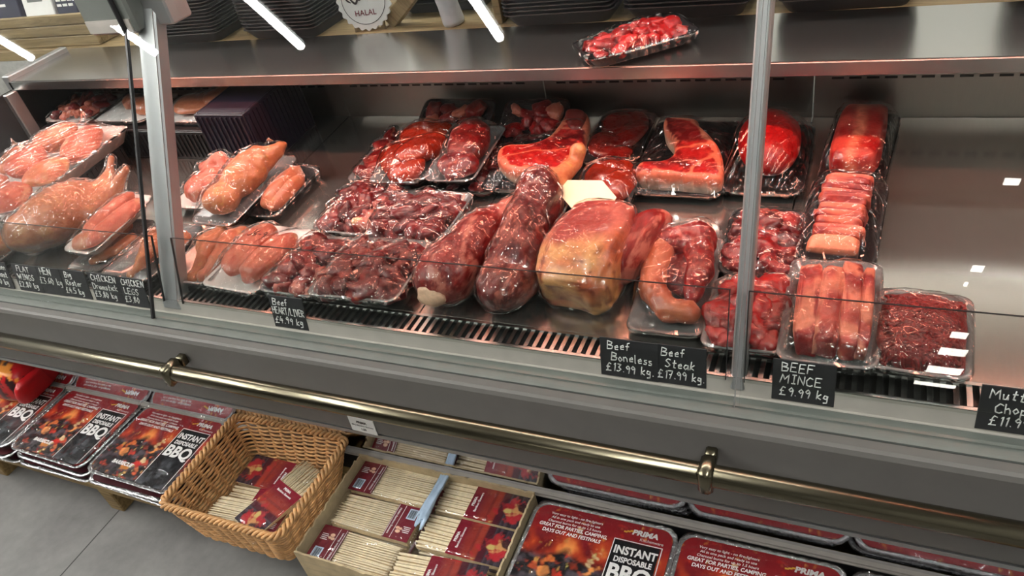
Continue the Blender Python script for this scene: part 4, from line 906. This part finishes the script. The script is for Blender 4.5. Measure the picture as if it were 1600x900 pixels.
def grid_mesh(w_, l_, nx, ny, colf, z=0, r=.03, wave=.0):
    u, v = np.meshgrid(np.linspace(0, 1, nx), np.linspace(0, 1, ny)); u, v = u.ravel(), v.ravel()
    x, y = (u-.5)*w_, (v-.5)*l_
    # pull the corners in to a rounded rectangle
    for i in range(len(x)):
        ax, ay = abs(x[i])-(w_/2-r), abs(y[i])-(l_/2-r)
        if ax > 0 and ay > 0:
            d = math.hypot(ax, ay); m_ = max(ax, ay); s = m_/d if d else 1
            x[i] = math.copysign(w_/2-r+ax*s, x[i]); y[i] = math.copysign(l_/2-r+ay*s, y[i])
    z_ = z+wave*wob(np.c_[x, y, 0*x], 60, 8, 2)
    F_ = [(j*nx+i, j*nx+i+1, (j+1)*nx+i+1, (j+1)*nx+i) for j in range(ny-1) for i in range(nx-1)]
    return np.c_[x, y, z_], F_, np.clip(colf(u, v), 0, 1)
def bbq_art(u, v):
    c = fire_art(u, v, (150, 28, 36), 11)
    for cu, cv, r, col in ((.10, .44, .07, (200, 40, 34)), (.16, .40, .05, (236, 180, 96)), (.22, .45, .05, (222, 120, 60)), (.08, .33, .06, (214, 90, 50)), (.2, .32, .06, (236, 150, 80)), (.30, .36, .05, (200, 60, 40)), (.46, .2, .07, (206, 40, 36)), (.44, .16, .04, (214, 196, 110)), (.36, .14, .05, (222, 140, 60)), (.5, .27, .035, (226, 200, 150))):
        n = fbm(u, v, int(cu*100), 30); c = lerp(c, lin(*col)*(.7+.5*np.clip(fbm(u, v, int(cu*70)+3, 44)+.5, 0, 1))[:, None], np.clip((blob_(u, v, cu, cv, r*1.15, 1.1)+n*.9-.75)*3, 0, .92))
    c = c*(1-.0*v)[:, None]
    p = (u > .61) & (u < .935) & (v < .80)
    n = fbm(u, v, 31, 34); pc = lerp(np.tile(lin(16, 17, 20), (len(u), 1)), lin(70, 74, 80), np.clip(n+.15, 0, 1)*np.clip((.42-v)/.08, 0, 1))
    c[p] = pc[p]; return c
BW, BL = .285, .222
def lettering(items):
    """items: (string, x, y, size, align, bold, shear, xscale, material) -> meshes grouped by material, flat on x,y"""
    out = {}
    for s, x, y, size, al, bo, sh, xs, m_ in items:
        v, f = text(s, size, al, bo, sh, 1, xs)
        if len(v): out.setdefault(m_, MB()).add([(p[0]+x, p[1]+y, 0) for p in v], f)
    return out
def quad(b, x0, y0, x1, y1): b.add([(x0, y0, 0), (x1, y0, 0), (x1, y1, 0), (x0, y1, 0)], [(0, 1, 2, 3)])
def uv(u, v): return ((u-.5)*BW, (v-.5)*BL)
LT = []
for k, s in enumerate(('Very easy to light - no fire-lighters', 'All in one pack and ready to use', 'Charcoal burns for up to 1.5 hours')):
    x, y = uv(.31, .895-k*.04); LT.append((s, x, y, .0078, 'CENTER', .012, .15, 1, 'print_white'))
for k, s in enumerate(('GREAT FOR PARTIES, CAMPING,', 'DAYS OUT AND FESTIVALS')):
    x, y = uv(.31, .765-k*.055); LT.append((s, x, y, .0108, 'CENTER', .03, .15, .92, 'print_white'))
x, y = uv(.80, .875); LT.append(('PRIMA', x, y, .0155, 'CENTER', .05, .15, 1.15, 'print_white'))
x, y = uv(.855, .825); LT.append(('Kitchenware', x, y, .009, 'CENTER', .0, .1, 1, 'print_white'))
for s, v_, sz, xs in (('INSTANT', .665, .0235, .86), ('DISPOSABLE', .585, .0160, .84), ('BBQ', .415, .046, .94)):
    x, y = uv(.772, v_); LT.append((s, x, y, sz, 'CENTER', .035, .0, xs, 'print_white'))
x, y = uv(.32, .16); LT.append(('BARBECUE', x, y, .0145, 'CENTER', .04, .2, 1, 'print_white'))
LET = lettering(LT)
wb = LET['print_white']
for a in ((.607, 0.02, .613, .80), (.933, .02, .939, .80), (.607, .795, .939, .803)):
    x0, y0 = uv(a[0], a[1]); x1, y1 = uv(a[2], a[3]); quad(wb, x0, y0, x1, y1)
yb = MB(); x, y = uv(.655, .878); 
for k in range(3): quad(yb, x+k*.006, y+k*.002, x+k*.006+.007, y+k*.002+.0035)
ART = grid_mesh(BW-.006, BL-.006, 130, 100, bbq_art, 0, .026, .0004)
def make_bbq(full):
    t = thing('disposable_barbecue', 'x', 'disposable barbecue')
    loops = [(BW-.05, BL-.05, .0, .02), (BW-.012, BL-.012, .020, .026), (BW+.010, BL+.010, .0215, .03), (BW+.012, BL+.012, .0245, .031), (BW+.002, BL+.002, .0255, .028), (BW-.008, BL-.008, .0225, .026)]
    V = []; Fc = []; base = None
    for i, (a, b, z, r) in enumerate(loops):
        L = []
        for (x, y) in rrect(a, b, r, 9): L.append((x, y))
        L = densify([L[k] for k in range(len(L))], .02) if False else L
        # resample every loop to the same count
        P = np.array(L+[L[0]]); d = np.r_[0, np.cumsum(np.linalg.norm(np.diff(P, axis=0), axis=1))]; q = np.linspace(0, d[-1], 161)[:-1]
        xs_, ys_ = np.interp(q, d, P[:, 0]), np.interp(q, d, P[:, 1]); n = len(xs_)
        cr = (.0009 if 1 <= i <= 4 else 0)*np.cos(np.arange(n)*2.1)
        for k in range(n): V.append((xs_[k]*(1+cr[k]*3), ys_[k]*(1+cr[k]*3), z+(cr[k]*.9 if i in (2, 3, 4) else 0)))
    n = 160
    for i in range(len(loops)-1):
        for k in range(n): Fc.append((i*n+k, i*n+(k+1) % n, (i+1)*n+(k+1) % n, (i+1)*n+k))
    Fc += [tuple(range(n))[::-1], tuple((len(loops)-1)*n+k for k in range(n))]
    mesh('foil_tray', V, Fc, 'foil', t, True)
    if full:
        v, f, c = ART; sl_ = mesh('printed_sleeve', v, f, 'artwork', t, True, Matrix.Translation((0, 0, .0262)), c)
        for m_, b in LET.items(): b.build('sleeve_lettering', m_, sl_, mw=Matrix.Translation((0, 0, .0008)))
        yb.build('sleeve_emblem', 'print_yellow', sl_, mw=Matrix.Translation((0, 0, .0008)))
        film_sheet(BW, BL, .0275, [], 77, name='shrink_film', mat='wrap_film', parent=t)
    else:
        v, f, c = grid_mesh(BW-.006, BL-.006, 24, 18, lambda u, v: np.tile(lin(60, 14, 22), (len(u), 1)), 0, .026); mesh('printed_sleeve', v, f, 'artwork', t, True, Matrix.Translation((0, 0, .0262)), c)
    return t
clear('wrap_film', (.985, .985, .985, 1), .05, .045, dict(scale=12, dist=.5, dir='Y', spin=.5, wave=6, bend=4, wd=.003, cd=.002, nd=.004), 5, 1.7)
full0, low0 = make_bbq(True), make_bbq(False)
used = set()
def put(src, mw, label, group):
    if src.name in used:
        o = src.copy(); C.objects.link(o)
        for ch in list(src.children):
            c_ = ch.copy(); C.objects.link(c_); c_.parent = o
            for g_ in ch.children: d_ = g_.copy(); C.objects.link(d_); d_.parent = c_
    else: o = src; used.add(src.name)
    o.matrix_world = mw; tag(o, label, 'disposable barbecue', group)
def bbq_pile(cx, cy, n, where, rot=0, g=None, top=True):
    gg = np.random.default_rng(int(abs(cx)*100))
    for i in range(n):
        last = i == n-1
        mw = Matrix.Translation((cx+(0 if last else gg.uniform(-.012, .012)), cy+(0 if last else gg.uniform(-.014, .002)), PZ+i*.0295)) @ Matrix.Rotation(math.radians(rot+(0 if last else gg.uniform(-2, 2))), 4, 'Z') @ Matrix.Rotation(math.radians(0), 4, 'X')
        put(full0 if last else low0, mw, ('topmost red and black disposable barbecue ' if last else 'foil barbecue tray lower in the pile ')+where, 'disposable barbecues '+where)
bbq_pile(-1.575, .765, 3, 'right beside the wicker basket', -1)
bbq_pile(-1.880, .768, 3, 'second from the wicker basket', -1)
bbq_pile(-2.180, .765, 3, 'at the far left edge, third from the basket', 0)
bbq_pile(-.415, .742, 3, 'right beside the cardboard box')
bbq_pile(-.118, .742, 3, 'second to the right of the cardboard box')
bbq_pile(.180, .742, 3, 'in the bottom right corner')
# red charcoal bag at the left
def bag_art(v):
    u = (v[:, 0]+.12)/.24; w_ = (v[:, 1]+.1)/.2
    c = np.tile(lin(186, 20, 26), (len(v), 1)); n = fbm(u, w_, 5, 9); n2 = fbm(u, w_, 6, 24)
    c = lerp(c, lin(28, 22, 24), (n+.5*n2 > .1)*.95); c = lerp(c, lin(240, 150, 60), (n-.4*n2 > .32)*.95); c = lerp(c, lin(235, 235, 235), (blob_(u, w_, .35, .2, .12) > .6)*.9)
    return np.clip(c, 0, 1)
v, f = lump((0, 0, .075), (.13, .10, .075), (0, 0, .1), .62, .06, 2.4, 61, 5); v[:, 2] = np.maximum(v[:, 2], .001)
bg = thing('charcoal_bag', 'red charcoal bag printed with flames behind the leftmost barbecues', 'bag', Matrix.Translation((-2.185, .850, .2072)) @ Matrix.Rotation(math.radians(-6), 4, 'Z') @ Matrix.Scale(.78, 4))
mesh('bag_body', v, f, 'artwork', bg, True, None, bag_art(v))
mesh('bag_end', *lump((.130, -.01, .06), (.014, .075, .05), (0, .25, .1), .45, .08, 3, 62, 3), 'red_plastic', bg, True)

# skewer packs
def skewer_pack(kind, seed, L=.205, W=.088):
    """bamboo skewers in a clear bag with a printed card; kind 'barcode' or 'flames'"""
    t = thing('skewer_pack', 'x', 'skewer pack'); g = np.random.default_rng(seed)
    n = 16; st = tube([(-L/2+.006, 0, 0), (L/2-.012, 0, 0), (L/2-.004, 0, 0)], [.0019, .0019, .0005], 6)
    me = None
    for i in range(n):
        if me is None: o = mesh('skewer', st[0], st[1], 'bamboo', t, True); me = o.data
        else: o = bpy.data.objects.new('skewer', me); C.objects.link(o); o.parent = t
        o.matrix_local = Matrix.Translation((g.uniform(-.003, .003), (i-(n-1)/2)*(W-.008)/n, .0165+g.uniform(-.0006, .0008))) @ Matrix.Rotation(g.uniform(-.03, .03), 4, 'Z')
    b = MB()
    for k in range(3):
        for s in (-1, 1): b.tube([(-L/2+.006, s*(W/2-.0055), .003+k*.0042), (L/2-.006, s*(W/2-.0055), .003+k*.0042)], .0018, 5)
    for i in range(14):
        for s in (-1, 1): b.tube([(s*(L/2-.012), (i-6.5)*.0055, .004+(i % 3)*.004), (s*(L/2-.006), (i-6.5)*.0055, .004+(i % 3)*.004)], .0018, 5)
    b.box((-L/2+.008, -W/2+.006, .001), (L/2-.008, W/2-.006, .0128)).build('skewer_bundle', 'bamboo_shade', t)['kind'] = 'stuff'  # shade in the gaps between skewers put into a darker bamboo
    if kind == 'barcode':
        cw = .062; cx = -L/2+cw/2+.003
        cd_ = MB().box((-cw/2, -W/2+.002, 0), (cw/2, W/2-.002, .0008)).build('printed_card', 'print_maroon', t, mw=Matrix.Translation((cx, 0, .0192)))
        q = MB(); quad(q, -.022, -.036, .000, -.010); q.build('barcode_panel', 'print_blue', cd_, mw=Matrix.Translation((0, 0, .0012)))
        q = MB(); 
        for k in range(9): quad(q, -.019+k*.0018, -.033, -.019+k*.0018+.0005+.0004*(k % 3), -.013)
        q.build('barcode', 'print_black', cd_, mw=Matrix.Translation((0, 0, .0016)))
        q = MB()
        for xx, wd in ((.012, .0012), (.0285, .0012)): quad(q, xx, -W/2+.004, xx+wd, W/2-.004)
        for (s, yy, sz) in (('PRIMA', .0, .0072), ):
            v, f = text('PRIMA Bamboo Skewers', .0064, 'CENTER', .03); q.add([(.0245-p[1], p[0], 0) for p in v], f)
        for k in range(4): quad(q, -.024, .008+k*.0042, -.006-.003*(k % 2), .0098+k*.0042)
        q.build('card_lettering', 'print_white', cd_, mw=Matrix.Translation((0, 0, .0012)))
        v, f = ICO[2]; q = MB()
        for cx_, cy_, r in ((.002, .022, .006), (.006, .014, .005), (-.002, .015, .004)): q.add([(cx_+r*math.cos(a), cy_+r*.7*math.sin(a), 0) for a in np.linspace(0, 6.28, 14)[:-1]], [tuple(range(13))])
        q.build('food_picture', 'bone', cd_, mw=Matrix.Translation((0, 0, .0013)))
    else:
        cw = .125; cx = L/2-cw/2-.003
        def art(u, v):
            c = fire_art(v, 1-u*.75, (150, 24, 34), 71)
            c = fire_art(u, np.clip(.9-u*.7, 0, 1), (130, 26, 40), 71)
            for cu, cv, r, col in ((.84, .5, .30, (198, 40, 44)), (.82, .5, .20, (238, 176, 110)), (.76, .45, .10, (226, 206, 120)), (.92, .62, .13, (50, 20, 30)), (.9, .25, .12, (206, 44, 48))):
                n = fbm(u, v, int(cu*90), 18); c = lerp(c, lin(*col), np.clip((blob_(u, v, cu, cv, r, 1.0)+n*.6-.55)*3.5, 0, .95))
            c = lerp(c, lin(60, 40, 60), np.full(len(u), .22)); c[u < .2] = lin(128, 22, 42); return c
        v, f, c = grid_mesh(cw, W-.004, 84, 52, art, 0, .0015)
        cd_ = mesh('printed_card', v, f, 'artwork', t, False, Matrix.Translation((cx, 0, .0195)), c)
        q = MB(); v, f = text('PRIMA', .0085, 'CENTER', .05); q.add([(-cw/2+.0115-p[1], p[0], 0) for p in v], f)
        v, f = text('Bamboo Skewers', .0070, 'CENTER', .03); q.add([(-cw/2+.0205-p[1], p[0], 0) for p in v], f)
        q.build('card_lettering', 'print_white', cd_, mw=Matrix.Translation((0, 0, .0006)))
    # bag
    Kx, Ky = 46, 22; V = []; 
    for j in range(Ky):
        for i in range(Kx):
            u, w_ = i/(Kx-1)*2-1, j/(Ky-1)*2-1; e = max(0, 1-abs(u)**14)*max(0, 1-abs(w_)**10)
            V.append((u*(L/2+.010), w_*(W/2+.003), .009+e*.0125))
    V = np.array(V); V[:, 2] += .0007*wob(V*np.array([1, .4, 1]), 160, seed, 2)
    Fc = [(j*Kx+i, j*Kx+i+1, (j+1)*Kx+i+1, (j+1)*Kx+i) for j in range(Ky-1) for i in range(Kx-1)]
    mesh('clear_bag', V, Fc, 'wrap_film', t, True)
    return t
PK = {'barcode': skewer_pack('barcode', 3), 'flames': skewer_pack('flames', 4)}
def pack(kind, x, y, z, rot, label, tilt=0, group='skewer packs in the cardboard box', roll=0):
    src = PK[kind]; mw = Matrix.Translation((x, y, z)) @ Matrix.Rotation(math.radians(tilt), 4, 'X') @ Matrix.Rotation(math.radians(roll), 4, 'Y') @ Matrix.Rotation(math.radians(rot), 4, 'Z')
    if src.name in used:
        o = src.copy(); C.objects.link(o)
        for ch in list(src.children):
            c_ = ch.copy(); C.objects.link(c_); c_.parent = o
            for g_ in ch.children: d_ = g_.copy(); C.objects.link(d_); d_.parent = c_
    else: o = src; used.add(src.name)
    o.matrix_world = mw; tag(o, label, 'skewer pack', group)
# cardboard box
bx0, bx1, by0, by1, bh = -1.018, -.575, .600, .868, .095
bt_ = thing('cardboard_box', 'open shallow brown cardboard box holding rows of skewer packs', 'box', Matrix.Translation((0, 0, PZ)))
def torn(name, a, b, th_, seed):
    n = 60; a, b = np.array(a), np.array(b); d = (b-a)/np.linalg.norm(b-a); nrm = np.array((-d[1], d[0])); V = []; gg = np.random.default_rng(seed)
    hts = bh-.004-np.abs(np.convolve(gg.normal(size=n+6), np.ones(5)/5, 'same')[3:-3])*.008
    for i in range(n):
        p = a+(b-a)*i/(n-1)
        for q, z in ((p, 0), (p, hts[i]), (p+nrm*th_, hts[i]), (p+nrm*th_, 0)): V.append((q[0], q[1], z))
    Fc = [(i*4+k, i*4+(k+1) % 4, i*4+4+(k+1) % 4, i*4+4+k) for i in range(n-1) for k in range(4)]+[(0, 1, 2, 3), ((n-1)*4+3, (n-1)*4+2, (n-1)*4+1, (n-1)*4)]
    mesh(name, V, Fc, 'cardboard', bt_)
torn('front_wall', (bx0, by0), (bx1, by0), .004, 1); torn('rear_wall', (bx1, by1), (bx0, by1), .004, 2)
torn('end_wall', (bx0, by1-.0045), (bx0, by0+.0045), .004, 3); torn('end_wall', (bx1, by0+.0045), (bx1, by1-.0045), .004, 4)
MB().box((bx0+.004, by0+.004, 0), (bx1-.004, by1-.004, .004)).build('bottom', 'cardboard', bt_)
lz = PZ+.0045
for r in range(3):
    for cidx in range(2):
        x = -.905+cidx*.222; y = .645+r*.0905
        if r == 0 and cidx == 1: pass
        for k in range(2): pack('barcode' if cidx == 0 else 'flames', x, y, lz+k*.0235, 0 if k else 180, 'skewer pack in the lower layers of the cardboard box')
zt = lz+.047
pack('barcode', -.905, .826, zt, 0, 'skewer pack with barcode card at its left end, rear row of the box')
pack('barcode', -.898, .736, zt+.001, 180, 'skewer pack with barcode card at its right end, middle row of the box')
pack('barcode', -.900, .645, zt+.001, 0, 'skewer pack with barcode card, frontmost on the left side of the box')
pack('flames', -.684, .826, zt, 0, 'skewer pack with flame picture card, rear row on the right of the box')
pack('flames', -.684, .737, zt, 0, 'skewer pack with flame picture card, middle row on the right of the box')
pack('flames', -.700, .640, zt+.006, 4, 'skewer pack with flame picture card lying loose at the front right of the box')
# crumpled blue-white plastic in the gap
v, f = lump((0, 0, 0), (.012, .07, .008), (0, 0, 0), .8, .35, 4, 71, 4); o = mesh('plastic_liner', v, f, 'blue_plastic', None, True); o.matrix_world = Matrix.Translation((-.790, .81, zt+.030)); tag(o, 'crumpled pale blue plastic strip between the two rows of skewer packs', 'plastic strip')
# wicker basket
bk = thing('wicker_basket', 'honey-brown woven wicker basket with flared sides holding skewer packs', 'basket', Matrix.Translation((0, 0, 0)))
R_TOP = dict(c=(-1.190, .725), w=.330, l=.268, z=.262); R_BOT = dict(c=(-1.205, .722), w=.262, l=.205, z=.118)
def ring_at(t_, grow=0, n=None):
    c = np.array(R_BOT['c'])*(1-t_)+np.array(R_TOP['c'])*t_; w_ = R_BOT['w']*(1-t_)+R_TOP['w']*t_+grow; l_ = R_BOT['l']*(1-t_)+R_TOP['l']*t_+grow
    L = rrect(w_, l_, .022, 6); P = np.array(L+[L[0]]); d = np.r_[0, np.cumsum(np.linalg.norm(np.diff(P, axis=0), axis=1))]; q = np.linspace(0, d[-1], n+1)[:-1]
    X = np.c_[np.interp(q, d, P[:, 0]), np.interp(q, d, P[:, 1])]+c; z = R_BOT['z']*(1-t_)+R_TOP['z']*t_
    nx = np.roll(X, -1, 0)-np.roll(X, 1, 0); nx /= np.linalg.norm(nx, axis=1)[:, None]; Nn = np.c_[nx[:, 1], -nx[:, 0]]
    return X, Nn, z
NS = 33; SUB = 8; wv = MB(); rows = 27
for r in range(rows):
    t_ = (r+.3)/rows; X, Nn, z = ring_at(t_, 0, NS*SUB); k = np.arange(NS*SUB); off = .0036*np.sin(math.pi*k/SUB+math.pi*r)
    wv.tube(np.c_[X+Nn*off[:, None], np.full(len(X), z)+.0008*np.sin(k*.21+r)], .0030, 5, True)
wv.build('woven_wall', 'wicker', bk, True)
st_ = MB()
A_, _, za = ring_at(0, 0, NS); B_, _, zb_ = ring_at(1, 0, NS)
for i in range(NS): st_.tube([(*A_[i], za), (*B_[i], zb_)], .0026, 5)
st_.build('upright_stakes', 'wicker', bk, True)['kind'] = 'stuff'
for ph in range(3):
    X, Nn, z = ring_at(1.0, .004, 330); k = np.arange(330); a = 2*math.pi*k/11+ph*2.094
    MB().tube(np.c_[X+Nn*(.006*np.cos(a))[:, None], z+.002+.006*np.sin(a)], .0040, 6, True).build('rim_braid', 'wicker', bk, True)
bb = MB(); bb.add([(R_BOT['c'][0]+x, R_BOT['c'][1]+y, .120) for x, y in rrect(R_BOT['w'], R_BOT['l'], .02)]+[(R_BOT['c'][0]+x, R_BOT['c'][1]+y, .116) for x, y in rrect(R_BOT['w'], R_BOT['l'], .02)], [tuple(range(28)), tuple(range(28, 56))[::-1]]+[(i, i+28, (i+1) % 28+28, (i+1) % 28) for i in range(28)])
bb.build('basket_floor', 'wicker', bk)
gp = 'skewer packs in the wicker basket'
pack('flames', -1.205, .76, .1235, 3, 'skewer pack at the bottom of the wicker basket, rear', 0, gp); pack('flames', -1.21, .67, .1235, -2, 'skewer pack at the bottom of the wicker basket, front', 0, gp)
pack('flames', -1.215, .785, .1475, 180, 'skewer pack with a pepper picture at the rear left of the wicker basket', 0, gp)
pack('flames', -1.205, .700, .150, 2, 'skewer pack lying crosswise in the middle of the wicker basket', 0, gp)
pack('barcode', -1.20, .655, .1735, 184, 'skewer pack at the front of the wicker basket under the upright one', -3, gp)
pack('flames', -1.135, .715, .186, 72+180, 'skewer pack lying slanted on top in the wicker basket', 0, gp, 3)
# shelf-edge price label
t = thing('shelf_label', 'small white printed price label stuck under the bumper rail above the basket', 'label', Matrix.Translation((-.876, .785, .427)) @ Matrix.Rotation(math.radians(3), 4, 'Y'))
MB().box((-.030, -.0012, -.021), (.030, 0, .021)).build('label_paper', 'sign_white', t)
q = MB()
for s, z_, sz, bo in (('PRIMA', .006, .0085, .06), ('BBQ Bamboo Skewers', -.003, .0055, .03), ('1.50', -.014, .0075, .05)):
    v, f = text(s, sz, 'CENTER', bo); q.add([(p[0], -.0016, p[1]+z_) for p in v], f)
q.build('label_print', 'print_black', t)
